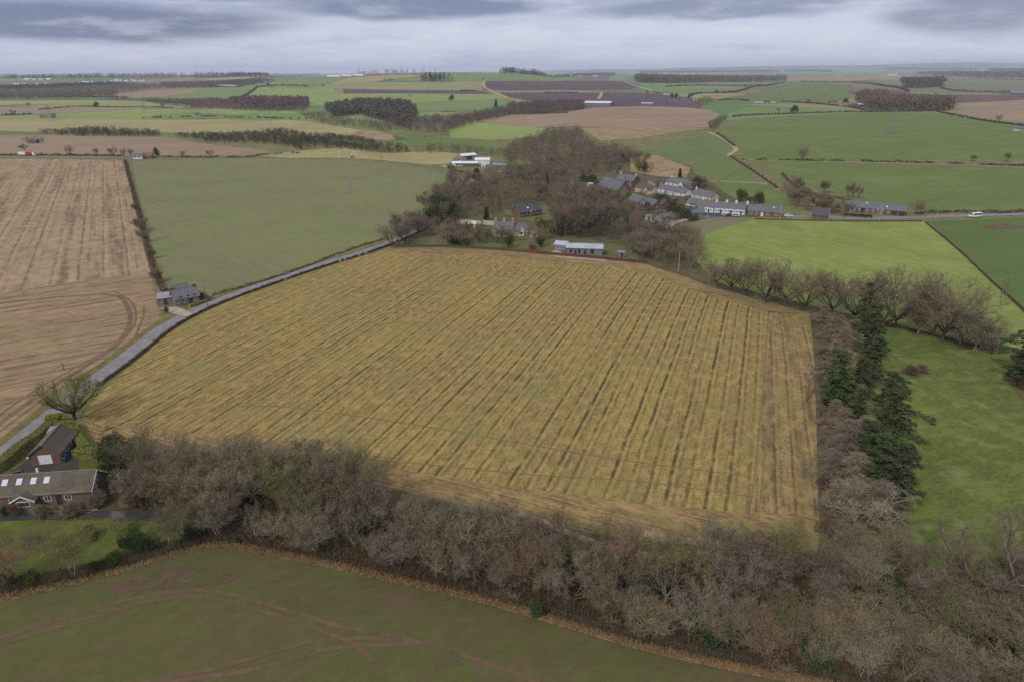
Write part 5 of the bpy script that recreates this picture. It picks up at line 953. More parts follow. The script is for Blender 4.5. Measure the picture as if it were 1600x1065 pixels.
POT = plain_mat('buff chimney pot', C(206, 172, 116), C(176, 140, 96), 4, .9); LEAD = plain_mat('ridge tile', C(140, 126, 116), C(116, 104, 96), 2, .8); WOODM = plain_mat('weathered timber', C(124, 112, 96), C(92, 82, 72), 3, .9, stretch=(6, 6, .5), obj=True)
SKYL = plain_mat('pale rooflight glass', C(206, 212, 226), C(180, 188, 204), .5, .15, .6)
def frame_of(A, B, wd):
    a, b = (G(*A) if not isinstance(A, Vector) else A), (G(*B) if not isinstance(B, Vector) else B)
    ux = Vector((b.x-a.x, b.y-a.y, 0)); L = ux.length; ang = math.atan2(ux.y, ux.x)
    n = Vector((-ux.y, ux.x, 0)).normalized(); zs = [hz(*(q+n*k).xy) for q in (a, b) for k in (0, wd)]
    return Vector((a.x, a.y, sum(zs)/4+.05)), ang, L
def gable_roof(root, L, Wd, e, rh, mat, ov=.35, th=.14, barge=False, hip=0.0, name='roof'):
    b = MB(); m = Wd/2; k = ov*rh/m
    for s in (-1, 1):
        y0 = -ov if s < 0 else Wd+ov; hx = hip
        p = [(-ov, y0, e-k), (L+ov, y0, e-k), (L+ov-hx, m, e+rh), (-ov+hx, m, e+rh)]
        if s > 0: p = p[::-1]
        b.prism(p, (0, 0, th))
    if hip:
        for x0, x1 in ((-ov, -ov+hip), (L+ov, L+ov-hip)):
            p = [(x0, Wd+ov, e-k), (x0, -ov, e-k), (x1, m, e+rh)]
            if x0 > 0: p = p[::-1]
            b.prism(p, (0, 0, th-.01))
    r = b.build(name, mat, root)
    MB().box(-ov+hip-.02, m-.14, e+rh+th-.06, L+ov-hip+.02, m+.14, e+rh+th+.09).build('ridge', LEAD, r)
    if barge:
        q = MB()
        for x0, x1 in ((-ov-.05, -ov+.0), (L+ov, L+ov+.05)):
            for s in (-1, 1):
                y0 = -ov if s < 0 else Wd+ov; q.prism([(x0, y0, e-k-.12), (x0, m, e+rh-.12), (x0, m, e+rh+th+.06), (x0, y0, e-k+th+.06)], (x1-x0, 0, 0))
        q.build('bargeboard', PAINT, root)
    return r
def window(root, x, y, z, w, h, face='front', mat=None, name='window'):
    d = .07
    if face == 'front': f = MB().box(x-w/2, y-d, z, x+w/2, y+.02, z+h).build(name, mat or PAINT, root); MB().box(x-w/2+.12, y-d-.03, z+.14, x-.05, y-d+.01, z+h-.12).box(x+.05, y-d-.03, z+.14, x+w/2-.12, y-d+.01, z+h-.12).build('pane', GLASSM, f)
    elif face == 'right': f = MB().box(x-.02, y-w/2, z, x+d, y+w/2, z+h).build(name, mat or PAINT, root); MB().box(x+d-.01, y-w/2+.12, z+.14, x+d+.03, y-.05, z+h-.12).box(x+d-.01, y+.05, z+.14, x+d+.03, y+w/2-.12, z+h-.12).build('pane', GLASSM, f)
    elif face == 'left': f = MB().box(x-d, y-w/2, z, x+.02, y+w/2, z+h).build(name, mat or PAINT, root); MB().box(x-d-.03, y-w/2+.12, z+.14, x-d+.01, y-.05, z+h-.12).box(x-d-.03, y+.05, z+.14, x-d+.01, y+w/2-.12, z+h-.12).build('pane', GLASSM, f)
    return f
def house(name, A, B, Wd, e, rh, wall, roof, label, wins=(), doors=(), chims=(), gwins=(), lights=(), barge=False, hip=0.0, cat='house', pots=True, ov=.35, dmat=None, wmat=None, chm=None, group=None):
    p, ang, L = frame_of(A, B, Wd); root = empty(name, p, ang, label, cat, group)
    b = MB(); m = Wd/2
    if hip: b.box(0, 0, -1.2, L, Wd, e)
    else:
        b.prism([(0, 0, -1.2), (0, 0, e), (0, m, e+rh-.02), (0, Wd, e), (0, Wd, -1.2)], (L, 0, 0))
    b.build('wall', W_[wall], root); r = gable_roof(root, L, Wd, e, rh, R_[roof], ov, barge=barge, hip=hip)
    for w in wins: window(root, L*w[0], 0, w[1], w[2], w[3], mat=wmat)
    for w in gwins: window(root, 0 if w[4] == 'left' else L, Wd*w[0], w[1], w[2], w[3], w[4])
    for d in doors:
        x = L*d[0]; f = MB().box(x-d[1]/2, -.06, 0, x+d[1]/2, .02, d[2]).build('door', dmat or DOORM, root)
        MB().box(x+d[1]/2-.22, -.11, 1.0, x+d[1]/2-.14, -.05, 1.12).build('handle', LEAD, f)
    for c in chims:    # (t along, height above ridge, width)
        x = L*c[0]; cw = c[2]; ch = MB().box(x-cw/2, m-.35, e+rh-.9, x+cw/2, m+.35, e+rh+c[1]).box(x-cw/2-.06, m-.41, e+rh+c[1]-.12, x+cw/2+.06, m+.41, e+rh+c[1]+.003).build('chimney', W_[chm or ('white' if wall == 'white' else wall)], r)
        if pots:
            for q in (-.28, .28): MB().tube([(x+q*cw, m, e+rh+c[1]), (x+q*cw, m, e+rh+c[1]+.55)], [.15, .11], 8).build('chimney_pot', POT, ch)
    for l in lights:   # (t, fraction up slope, w, h)
        x = L*l[0]; f = l[1]; y = m*f; z = e+rh*f+.16; s = rh/m; w2, h2 = l[2]/2, l[3]/2; c = 1/math.sqrt(1+s*s); P = [(x-w2, y-h2*c, z-h2*c*s), (x+w2, y-h2*c, z-h2*c*s), (x+w2, y+h2*c, z+h2*c*s), (x-w2, y+h2*c, z+h2*c*s)]
        fr = MB().prism(P, (0, -s*.08*c, .08)).build('rooflight', PAINT, r); P2 = [(a+(x-a)*.18, b_+(y-b_)*.18, q+(z-q)*.18) for a, b_, q in P]
        MB().prism([(a, b_-s*.09*c, q+.09) for a, b_, q in P2], (0, 0, .015)).build('pane', SKYL, fr)
    root['L'] = L
    return root, L
def wing(root, x, w, dp, e, rh, wall, roof, name='porch', barge=True, win=True):
    """gabled projection towards the front at x"""
    o = MB().prism([(x-w/2, -dp, -1), (x+w/2, -dp, -1), (x+w/2, -dp, e), (x, -dp, e+rh-.02), (x-w/2, -dp, e)], (0, dp+.6, 0)).build(name, W_[wall], root)
    b = MB(); ov = .25
    for s in (-1, 1):
        p = [(x+s*(w/2+ov), -dp-ov, e-ov*rh/(w/2)), (x, -dp-ov, e+rh), (x, dp*.9+.6, e+rh), (x+s*(w/2+ov), .3, e-ov*rh/(w/2))]
        b.prism(p if s < 0 else p[::-1], (0, 0, .12))
    b.build('porch_roof', R_[roof], o)
    if barge:
        q = MB()
        for s in (-1, 1): q.prism([(x+s*(w/2+ov), -dp-ov-.05, e-ov*rh/(w/2)-.1), (x, -dp-ov-.05, e+rh-.1), (x, -dp-ov-.05, e+rh+.16), (x+s*(w/2+ov), -dp-ov-.05, e-ov*rh/(w/2)+.16)][::s], (0, .04, 0))
        q.build('bargeboard', PAINT, o)
    if win: MB().box(x-w*.3, -dp-.07, .9, x+w*.3, -dp+.01, 2.0).build('window', PAINT, o); MB().box(x-w*.3+.1, -dp-.09, 1.0, x+w*.3-.1, -dp-.03, 1.9).build('window_pane', GLASSM, o)
    return o
# long brick house, lower left
p0 = G(-40, 808); pb = G(147, 786)
h, L = house('brick_house', (-40, 800), (147, 787), 6.4, 2.6, 2.5, 'brick', 'tile', 'long brick house with brown tiled roof and four rooflights at lower left', wins=((.34, .9, 1.3, 1.2), (.63, .9, 1.3, 1.2), (.80, .9, 1.3, 1.2)), gwins=((.30, .9, 1.0, 1.3, 'right'), (.52, 2.9, .9, 1.1, 'right')), lights=((.26, .62, 1.0, 1.25), (.38, .62, 1.0, 1.25), (.50, .62, 1.0, 1.25), (.61, .62, 1.0, 1.25)), barge=True, doors=((.72, 1.0, 2.1),))
wing(h, L*.46, 4.0, 1.4, 2.1, 1.1, 'brick', 'tile')
MB().box(L*.25, -.12, 2.55, L*.95, -.04, 2.66).build('gutter', PAINT, h)
MB().tube([(L+.15, 2.0, 0), (L+.15, 2.0, 4.4)], .06, 6).build('downpipe', PAINT, h)
MB().box(L*.50, 3.4, 5.3, L*.50+.35, 3.7, 6.1).build('chimney', PAINT, h)
# brick garage with white door
h, L = house('brick_garage', (49, 728), (97, 723), 9.5, 2.3, 2.0, 'brick', 'tile', 'brick garage with tiled roof and white up and over door facing the yard', barge=False, cat='garage')
for o in [c for c in COL.objects if c.parent == h]: pass
bpy.data.objects.remove(next(c for c in COL.objects if c.parent == h and c.name.startswith('roof')).children[0]); bpy.data.objects.remove(next(c for c in COL.objects if c.parent == h and c.name.startswith('roof'))); bpy.data.objects.remove(next(c for c in COL.objects if c.parent == h and c.name.startswith('wall')))
Wd = 9.0; m = L/2; e = 2.3; rh = 2.1
MB().prism([(0, 0, -1), (L, 0, -1), (L, 0, e), (m, 0, e+rh-.02), (0, 0, e)], (0, Wd, 0)).build('wall', W_['brick'], h)
b = MB()
for s in (-1, 1):
    p = [(m+s*(m+.35), -.35, e-.35*rh/m), (m, -.35, e+rh), (m, Wd+.35, e+rh), (m+s*(m+.35), Wd+.35, e-.35*rh/m)]; b.prism(p if s < 0 else p[::-1], (0, 0, .14))
rf = b.build('roof', R_['tile'], h); MB().box(m-.14, -.37, e+rh+.08, m+.14, Wd+.37, e+rh+.22).build('ridge', LEAD, rf)
dr = MB().box(m-1.25, -.07, 0, m+1.25, .01, 2.05); 
dr = dr.build('garage_door', PAINT, h); MB().box(m-.12, -.12, .9, m+.12, -.06, .98).build('handle', LEAD, dr)
MB().box(-.35, -.40, e-.45, .15, -.33, e-.2).build('eave_end', PAINT, h); window(h, L, Wd*.35, .9, 1.2, 1.1, 'right'); window(h, L, Wd*.7, .9, 1.2, 1.1, 'right')
sheet('yard', [(20, 735), (50, 712), (100, 706), (112, 690), (122, 712), (124, 742), (20, 748)], FM['yard'], 4, 'dark block paved yard between the garage and the long house', cat='yard')
sheet('terrace', [(60, 800), (150, 790), (155, 798), (60, 812)], FM['drive'], 4, 'pale stone terrace in front of the long house', cat='terrace')
sheet('garden', [(-60, 745), (0, 742), (34, 712), (60, 694), (84, 676), (114, 672), (130, 700), (162, 720), (165, 790), (60, 796), (-60, 806)], FM['moss'], 3, 'garden ground round the brick buildings', cat='garden')
def shed(name, A, B, Wd, e, slope, wall, roof, label, cat='shed', door=True, group=None):
    p, ang, L = frame_of(A, B, Wd); root = empty(name, p, ang, label, cat, group)
    MB().prism([(0, 0, -1), (0, 0, e), (0, Wd, e+slope), (0, Wd, -1)], (L, 0, 0)).build('wall', W_[wall], root)
    MB().prism([(-.25, -.25, e+.02-slope*.25/Wd), (-.25, Wd+.25, e+slope*(1+.25/Wd)+.02), (-.25, Wd+.25, e+slope*(1+.25/Wd)+.14), (-.25, -.25, e+.14-slope*.25/Wd)], (L+.5, 0, 0)).build('roof', R_[roof], root)
    if door: MB().box(L*.4, -.06, 0, L*.4+min(1.0, L*.4), .02, min(2.0, e-.1)).build('door', DOORM, root)
    return root
shed('garden_shed', (78, 688), (96, 686), 2.2, 1.9, .2, 'clad', 'flat', 'grey flat roofed garden shed behind the brick garage')
# bins by the garage
def bin_(p, mat, label, rz=0):
    r = empty('wheelie_bin', p, rz, label, 'bin', 'bins beside the garage'); MB().prism([(-.26, -.3, .06), (.26, -.3, .06), (.26, .3, .06), (-.26, .3, .06)], (0, 0, .95)).build('bin_body', mat, r); MB().prism([(-.3, -.36, 1.01), (.3, -.36, 1.01), (.3, .34, 1.12), (-.3, .34, 1.12)], (0, 0, .06)).build('lid', mat, r)
    MB().tube([(-.3, .3, .12), (-.22, .3, .12)], .12, 10).tube([(.22, .3, .12), (.3, .3, .12)], .12, 10).build('wheels', DOORM, r)
BL = plain_mat('blue plastic', C(60, 100, 150), C(50, 84, 130), 2, .5); GRP = plain_mat('green plastic', C(60, 96, 86), C(50, 80, 72), 2, .5); BRP = plain_mat('brown plastic', C(90, 70, 60), C(74, 58, 50), 2, .5)
for (x, y), mt, lb in (((101, 722), GRP, 'green wheelie bin nearest the garage corner'), ((104, 717), BL, 'blue wheelie bin behind the green one'), ((107, 711), BL, 'second blue wheelie bin further back beside the garage')): bin_(G(x, y), mt, lb, .3)
# bench by the hedge
bp_ = G(26, 739); bn = empty('garden_bench', bp_, .5, 'pale timber bench beside the hedge and the paved yard', 'bench')
MB().box(-.9, -.25, .42, .9, .25, .48).build('seat', WOODM, bn); MB().box(-.9, .22, .5, .9, .28, .95).build('backrest', WOODM, bn)
for sx_ in (-.8, .8): MB().box(sx_-.05, -.22, 0, sx_+.05, .27, .42).build('leg', WOODM, bn)
# lane cottage
h, L = house('lane_cottage', (275, 480), (313, 473), 6.5, 2.7, 2.6, 'grey', 'slate', 'small grey stone cottage with slate roof beside the lane', wins=((.15, .9, 1.0, 1.2), (.42, .9, 1.0, 1.2), (.85, .9, 1.0, 1.2)), doors=((.62, .95, 2.0),), chims=((.05, .8, 1.1), (.95, .8, 1.1)), chm='stone', gwins=((.3, 1, .8, 1, 'left'),))
for q in (.25, .55, .82): wing(h, L*q, 1.6, -.8, 2.6, 1.0, 'white', 'slate', 'dormer', barge=False, win=False)
h, L = house('cottage_annexe', (276, 466), (298, 461), 4.5, 2.5, 1.6, 'grey', 'slate', 'lower slate roofed annexe behind the lane cottage', cat='annexe')
shed('flat_roofed_shed', (247, 478), (272, 475), 7, 2.4, .1, 'clad', 'flat', 'pale flat roofed garage left of the lane cottage')
sheet('yard', [(250, 482), (276, 479), (300, 490), (318, 478), (296, 496), (262, 488)], FM['drive'], 7, 'gravel yard at the lane cottage', cat='yard')
tk = empty('oil_tank', G(258, 470), .4, 'cream dome tank behind the flat roofed garage', 'tank'); MB().tube([(0, 0, 0), (0, 0, 1.3), (0, 0, 1.8), (0, 0, 2.0)], [1.0, 1.0, .7, .1], 12).build('tank_body', W_['cream'], tk, True); MB().tube([(0, 0, 1.98), (0, 0, 2.12)], .2, 8).build('cap', DOORM, tk)
# grey metal roofed bungalow
h, L = house('timber_bungalow', (885, 396), (941, 400), 7.5, 2.9, 1.2, 'clad', 'metal', 'grey timber bungalow with pale metal roof above the central field', wins=((.12, .8, 1.2, 1.4), (.36, .5, 1.0, 1.9), (.72, .5, 1.4, 1.9)), doors=((.25, 1, 2.1), (.52, 1.1, 2.1)), cat='bungalow', wmat=DOORM)
h, L = house('timber_bungalow_wing', (866, 391), (884, 393), 6.5, 2.7, 1.1, 'clad', 'metal', 'smaller metal roofed wing at the left end of the timber bungalow', wins=((.3, .8, 1.4, 1.3), (.7, .8, 1.4, 1.3)), cat='bungalow')
shed('garden_shed', (966, 402), (976, 403), 2.4, 2.1, .25, 'clad', 'blue', 'pale blue garden shed right of the timber bungalow')
sheet('yard', [(856, 396), (870, 390), (890, 401), (950, 404), (946, 408), (870, 402)], FM['drive'], 5, 'gravel apron round the timber bungalow', cat='yard')
# big garden house with many gables
h, L = house('gabled_house', (770, 368), (800, 370), 6.5, 3.6, 2.6, 'cream', 'slate', 'cream house with several slate gables and buff chimney pots in the gardens', wins=((.2, .9, 1.0, 1.5), (.5, .9, 1, 1.5), (.8, .9, 1, 1.5)), chims=((.05, 1.6, 1.2), (.5, 1.9, 1.2), (.95, 1.9, 1.2)), chm='tan')
wing(h, L*.3, 3.2, 1.2, 3.4, 1.7, 'cream', 'slate'); wing(h, L*.75, 3.2, 1.2, 3.4, 1.7, 'cream', 'slate')
h, L = house('gabled_house', (802, 369), (824, 367), 6.0, 3.2, 2.2, 'cream', 'slate', 'right hand slate gabled wing of the garden house', wins=((.3, .9, 1, 1.4), (.7, .9, 1, 1.4)), gwins=((.5, 1, 1, 1.4, 'right'),)); wing(h, L*.5, 3.0, 1.2, 3.0, 1.6, 'white', 'slate')
shed('summer_house', (731, 357), (743, 357), 3.2, 2.2, .5, 'cream', 'white', 'cream garden building with pale roof against the garden wall', 'garden building')
shed('garden_shed', (829, 371), (841, 372), 3, 1.8, .3, 'white', 'flat', 'white garden shed right of the gabled house')
h, L = house('brick_villa', (813, 340), (846, 336), 7.5, 3.0, 3.0, 'stone', 'dslate', 'red stone villa with white windows and dark roof among the trees', wins=((.12, .9, 1.3, 1.3), (.30, .9, 1.0, 1.3), (.86, .9, 1.2, 1.3), (.75, .9, 1.0, 1.3)), chims=((.5, .8, 1.0),), lights=((.45, .5, 1.1, 1.1),)); wing(h, L*.52, 3, 1.4, 2.7, 1.6, 'stone', 'dslate')
# village
h, L = house('church', (934, 304), (964, 312), 11, 5.0, 6.0, 'stone', 'slate', 'red sandstone church with steep slate roof and tall gable windows', gwins=((.35, 2.2, .9, 3.4, 'right'), (.5, 2.2, .9, 4.6, 'right'), (.65, 2.2, .9, 3.4, 'right')), wins=((.25, 1.6, .8, 2), (.5, 1.6, .8, 2), (.75, 1.6, .8, 2)), cat='church', wmat=DOORM)
h, L = house('manse', (962, 292), (988, 294), 8, 5.0, 3.2, 'stone', 'slate', 'two storey stone manse behind the church', wins=((.15, 1, 1, 1.5), (.15, 3.2, 1, 1.3), (.85, 1, 1, 1.5), (.85, 3.2, 1, 1.3)), chims=((.05, 1.4, 1.2), (.95, 1.4, 1.2)), chm='cream'); wing(h, L*.5, 3.4, 1.2, 4.6, 2.2, 'stone', 'slate')
h, L = house('slate_house', (980, 326), (1018, 331), 8, 3.8, 3.4, 'stone', 'slate', 'red stone house with long slate roof beside the churchyard', wins=((.15, .9, 1, 1.4), (.4, .9, 1, 1.4)), gwins=((.5, 1.5, 1.1, 2, 'right'),), chims=((.5, 1.1, 1.0),)); wing(h, L*.72, 4.2, 1.5, 3.4, 2.6, 'stone', 'slate')
h, L = house('slate_house', (1022, 327), (1034, 329), 6.5, 3.2, 2.6, 'stone', 'dslate', 'small dark roofed stone house right of the churchyard house', wins=((.5, .9, 1, 1.3),))
h, L = house('stone_cottage', (992, 300), (1016, 304), 7, 2.8, 2.6, 'cream', 'tile', 'pale stone cottage half hidden by trees below the white bungalows', wins=((.2, .9, 1, 1.2), (.5, .9, 1, 1.2), (.8, .9, 1, 1.2)), chims=((.95, .9, .9),)); wing(h, L*.8, 3, 1, 2.5, 1.8, 'cream', 'tile')
h, L = house('white_bungalow', (1040, 291), (1070, 295), 9, 2.8, 2.6, 'white', 'slate', 'upper white bungalow with broad slate roof on the bank', wins=((.15, .9, 1.3, 1.2), (.4, .9, 1.3, 1.2), (.65, .9, 1.6, 1.2)), gwins=((.5, 1, 1.4, 1.3, 'right'),), chims=((.05, 1, 1.1),), cat='bungalow'); wing(h, L*.85, 4.5, 1.5, 2.6, 2.2, 'white', 'slate', barge=False)
h, L = house('white_bungalow', (1028, 303), (1068, 307), 8, 2.7, 2.2, 'white', 'slate', 'lower white bungalow with blue fence under the upper one', wins=((.1, .9, 1.3, 1.2), (.3, .9, 1.3, 1.2), (.5, .9, 1.3, 1.2), (.7, .9, 1.3, 1.2), (.9, .9, 1.3, 1.2)), doors=((.6, 1, 2.0),), chims=((.1, .9, 1),), cat='bungalow')
shed('lean_to', (1012, 288), (1036, 290), 6, 2.4, .8, 'tan', 'dslate', 'dark roofed outbuilding left of the upper white bungalow', 'outbuilding')
h, L = house('slate_bungalow', (1080, 310), (1110, 314), 8, 2.7, 2.4, 'cream', 'slate', 'slate bungalow standing above the white cottage row', wins=((.15, .9, 1.2, 1.2), (.5, .9, 1.2, 1.2), (.85, .9, 1.2, 1.2)), chims=((.02, 1.2, 1.2),), chm='white', cat='bungalow')
for i, (a, b, w_, rr, lb, bl) in enumerate((((1071, 327), (1093, 329), 7, 'slate', 'first white cottage of the village row, by the churchyard', 0), ((1094, 331), (1114, 333), 7, 'slate', 'second white cottage of the village row', 0), ((1116, 333), (1131, 334), 7, 'slate', 'third white cottage of the village row, beside the blue cars', 0), ((1131.5, 334), (1147, 335), 7, 'slate', 'fourth white cottage of the village row', 0), ((1147.5, 335), (1163, 336.5), 7, 'slate', 'last white cottage of the row, next to the long slate cottage', 0))):
    house('white_cottage', a, b, w_, 2.9, 2.9, 'white', rr, lb, wins=((.18, .9, 1, 1.2), (.45, .9, 1, 1.2), (.85, .9, 1, 1.2)), doors=((.65, .95, 2),), chims=((.97, 1.3, 1.2),), gwins=((.5, 3.2, .8, .9, 'right'),) if i == 4 else (), group='white cottages of the village row', cat='cottage', ov=.12)
h, L = house('slate_cottage', (1168, 337), (1220, 340), 7, 2.7, 2.8, 'stone', 'slate', 'long red stone cottage with slate roof at the end of the row', wins=((.1, .8, 1.6, 1.4), (.27, .8, 1.6, 1.4), (.60, .8, 1.6, 1.4), (.87, .8, 1.6, 1.4)), doors=((.43, 1.2, 2.1),), cat='cottage', dmat=PAINT, lights=((.75, .7, .7, .8),))
h, L = house('slate_cottage', (1078, 341), (1100, 339), 6.5, 2.6, 2.4, 'grey', 'slate', 'slate roofed cottage in front of the white row', wins=((.3, .9, 1, 1.2), (.7, .9, 1, 1.2)), gwins=((.5, 1, 1, 1.2, 'right'),), chims=((.5, .8, .9),), cat='cottage')
h, L = house('slate_cottage', (1036, 351), (1055, 344), 6, 2.6, 2.3, 'cream', 'slate', 'small slate roofed cottage left of the gravel track', wins=((.3, .9, 1, 1.2), (.7, .9, 1, 1.2)), gwins=((.5, 1, 1, 1.2, 'right'),), cat='cottage')
shed('white_shed', (1007, 344), (1019, 344), 3.5, 2, .4, 'white', 'flat', 'small pale shed in the churchyard garden'); shed('white_shed', (1020, 350), (1034, 352), 4, 2, .3, 'white', 'white', 'white shed beside the small slate cottage'); shed('greenhouse', (1012, 352), (1021, 353), 2.6, 1.8, .4, 'white', 'metal', 'glassy pale lean-to in the garden below the churchyard')
house('wood_cottage', (888, 296), (901, 297), 6, 2.6, 2.0, 'white', 'slate', 'white cottage half hidden in the woods left of the church', cat='cottage', wins=((.5, .9, 1, 1.2),)); shed('white_shed', (917, 292), (924, 292), 3, 2, .3, 'cream', 'white', 'pale hut left of the church'); house('wood_cottage', (934, 322), (946, 325), 5, 2.8, 2.4, 'cream', 'tile', 'cream gable peeping through the tall clump below the church', cat='cottage')
h, L = house('slate_farm_cottages', (1323, 330), (1392, 336), 7.5, 2.7, 2.8, 'stone', 'slate', 'long slate roofed stone steading right of the village', wins=((.28, .8, 1.2, 1.3), (.46, .8, 1.2, 1.3), (.6, .8, 1.2, 1.3), (.93, .8, 1.2, 1.3)), doors=((.36, 1.8, 2.2),), lights=((.42, .75, .9, .9), (.88, .4, .9, .9)), cat='steading'); wing(h, L*.14, 3.2, 1.4, 2.4, 1.8, 'clad', 'slate'); wing(h, L*.76, 3.2, 1.4, 2.4, 1.8, 'clad', 'slate')
h, L = house('open_cartshed', (1391, 336), (1414, 338), 7.5, 2.6, 2.6, 'stone', 'slate', 'slate roofed open cart shed at the right end of the steading', cat='cart shed', doors=((.25, 2.6, 2.1), (.75, 2.6, 2.1)))
h, L = house('slate_barn', (1268, 342), (1292, 344), 8, 2.2, 3.0, 'stone', 'dslate', 'small dark slate barn roof beside the street', cat='barn')
# farmyard
h, L = house('long_white_shed', (706, 260), (746, 261), 7, 3.0, 1.4, 'dark', 'white', 'long dark walled shed with white roof in the farmyard', cat='shed', doors=((.08, 3.0, 2.6),), dmat=PAINT); h, L = house('white_barn', (742, 255), (765, 257), 9, 3.6, 1.8, 'white', 'white', 'white roofed barn right of the long farmyard shed', cat='barn'); h, L = house('open_barn', (722, 250), (745, 250), 9, 4.0, 1.8, 'tan', 'white', 'tan open fronted barn behind the farmyard', cat='barn', doors=((.5, 6, 3.2),)); h, L = house('grey_shed', (768, 261), (790, 264), 8, 2.6, 1.2, 'clad', 'blue', 'grey blue roofed sheds right of the white barn', cat='shed', doors=((.5, 2, 2),)); shed('hut', (752, 261), (758, 261.5), 3, 2, .3, 'white', 'white', 'small white hut in front of the farmyard barn')
# scattered far buildings
for a in (
    ('red_roofed_house', (208, 249), (222, 249), 7, 2.6, 2.2, 'white', 'slate', 'grey roofed house on the farm road'), ('red_roofed_house', (223, 248.5), (238, 248), 7, 2.6, 2.4, 'brick', 'rust', 'red roofed house on the farm road'),
    ('ruined_cottage', (46, 224), (56, 224), 7, 2.6, 2.2, 'grey', 'slate', 'small ruined cottage in a clump on the left stubble'), ('dark_shed', (119, 212.5), (128, 212.5), 7, 2.4, 1.0, 'dark', 'dslate', 'low dark shed below the scrub on the left'),
    ('big_white_shed', (912, 165), (953, 166), 30, 6, 3, 'clad', 'white', 'very large white roofed shed above the brown hill'), ('far_shed', (1002, 165), (1020, 165), 14, 4, 2, 'clad', 'metal', 'low grey shed right of the big white one'), ('far_house', (822, 172), (830, 172), 9, 4, 3.5, 'white', 'slate', 'far white house at the edge of the den wood'), ('far_cottage', (814, 173.5), (820, 173.5), 7, 3, 2, 'cream', 'slate', 'cream cottage left of the far white house'),
    ('far_barn', (1324, 167), (1338, 166), 18, 5, 3, 'tan', 'rust', 'tan barn at the left of the far farm'), ('far_barn', (1342, 168), (1353, 167), 14, 5, 3, 'dark', 'metal', 'dark open barn beside the tan one'), ('far_farmhouse', (1390, 168), (1401, 168), 10, 6, 4, 'grey', 'slate', 'grey farmhouse behind the sheltering trees'), ('far_farmhouse', (1405, 167), (1416, 167), 10, 6, 5, 'white', 'slate', 'pale gabled farmhouse, middle of the far farm'), ('far_farmhouse', (1418, 167.5), (1426, 167.5), 10, 5, 4, 'white', 'metal', 'small white gabled house at the far farm'), ('far_barn', (1469, 168), (1482, 169), 14, 4, 3, 'clad', 'blue', 'blue grey roofed shed right of the far farm'), ('far_barn', (1578, 148), (1612, 148), 30, 5, 3, 'dark', 'blue', 'long blue roofed shed at the right edge'),
    ('far_cottage', (1583, 204.5), (1590, 205), 8, 3, 2.5, 'white', 'slate', 'small white cottage near the right edge'), ('far_cottage', (1592, 205), (1602, 206), 8, 3, 2.5, 'cream', 'slate', 'cream roofed cottage cut by the right edge'), ('far_cottage', (1180, 161), (1186, 161), 10, 3, 2.5, 'white', 'slate', 'left white cottage under the rounded hill'), ('far_cottage', (1188, 160.8), (1193, 160.8), 10, 3, 2.5, 'white', 'slate', 'second white cottage under the rounded hill'), ('far_cottage', (1206, 161), (1211, 161), 10, 3, 2.5, 'white', 'slate', 'third white cottage under the rounded hill'), ('far_cottage', (1196, 161), (1203, 161), 9, 3, 2.5, 'clad', 'dslate', 'grey shed among the cottages under the rounded hill'),
    ('far_cottage', (1026, 147), (1033, 147.5), 10, 3, 2.5, 'grey', 'slate', 'left grey cottage at the far track end'), ('far_cottage', (1036, 147.8), (1041, 148), 10, 3, 2.5, 'white', 'slate', 'right white cottage at the far track end'), ('far_farmhouse', (902, 119.5), (912, 119.5), 20, 5, 4, 'white', 'white', 'white farm in front of the skyline wood'), ('far_farmhouse', (926, 119.5), (933, 119.5), 20, 5, 4, 'white', 'white', 'right hand white building by the skyline wood'),
    ('far_barn', (334, 136.5), (365, 136.5), 40, 5, 3, 'dark', 'metal', 'long grey roofed barn on the left hillside'), ('distillery_shed', (1470, 117), (1490, 117), 60, 9, 5, 'white', 'white', 'left white shed of the far village'), ('distillery_shed', (1500, 118.5), (1516, 118.5), 60, 12, 5, 'white', 'white', 'biggest white shed of the far village'), ('distillery_shed', (1442, 117), (1454, 117), 60, 8, 4, 'white', 'white', 'small white shed left of the far village'), ('distillery_shed', (1540, 120), (1548, 120), 40, 8, 5, 'white', 'white', 'white house right of the biggest far shed'), ('distillery_shed', (1576, 120.5), (1592, 120.5), 40, 7, 4, 'tan', 'white', 'pale row at the right of the far village'), ('distillery_shed', (1554, 116), (1562, 116), 40, 7, 4, 'cream', 'rust', 'red roofed house in the far village'),
    ('far_shed', (1188, 111), (1212, 111), 80, 9, 5, 'white', 'white', 'long white warehouse on the far plain'), ('far_shed', (1170, 111.6), (1184, 111.6), 60, 8, 4, 'white', 'white', 'smaller white warehouse left of the long one'), ('far_shed', (1385, 118), (1400, 118), 40, 5, 3, 'white', 'white', 'low white shed on the tan strip'), ('far_shed', (1306, 120.5), (1320, 120.5), 30, 5, 3, 'clad', 'metal', 'grey sheds left of the tan strip'), ('far_shed', (1068, 117), (1072, 117), 20, 5, 4, 'white', 'white', 'tiny white house left on the plain'), ('far_shed', (1081, 117), (1086, 117), 20, 5, 4, 'white', 'white', 'tiny white house right of its neighbour on the plain'), ('far_shed', (1036, 115), (1044, 115), 20, 5, 4, 'white', 'white', 'tiny white farm at the left of the far plain')):
    nm, A, B, wd, e, rh, wl, rf, lb = a
    L = (G(*A)-G(*B)).length
    house(nm.replace('distillery', 'industrial'), A, B, min(wd, L*1.2 if wd > 12 else wd), e, rh, wl, rf, lb, wins=((.3, .9, 1.2, 1.3), (.7, .9, 1.2, 1.3)) if wd < 11 else (), cat='shed' if 'shed' in nm or 'barn' in nm else 'house')
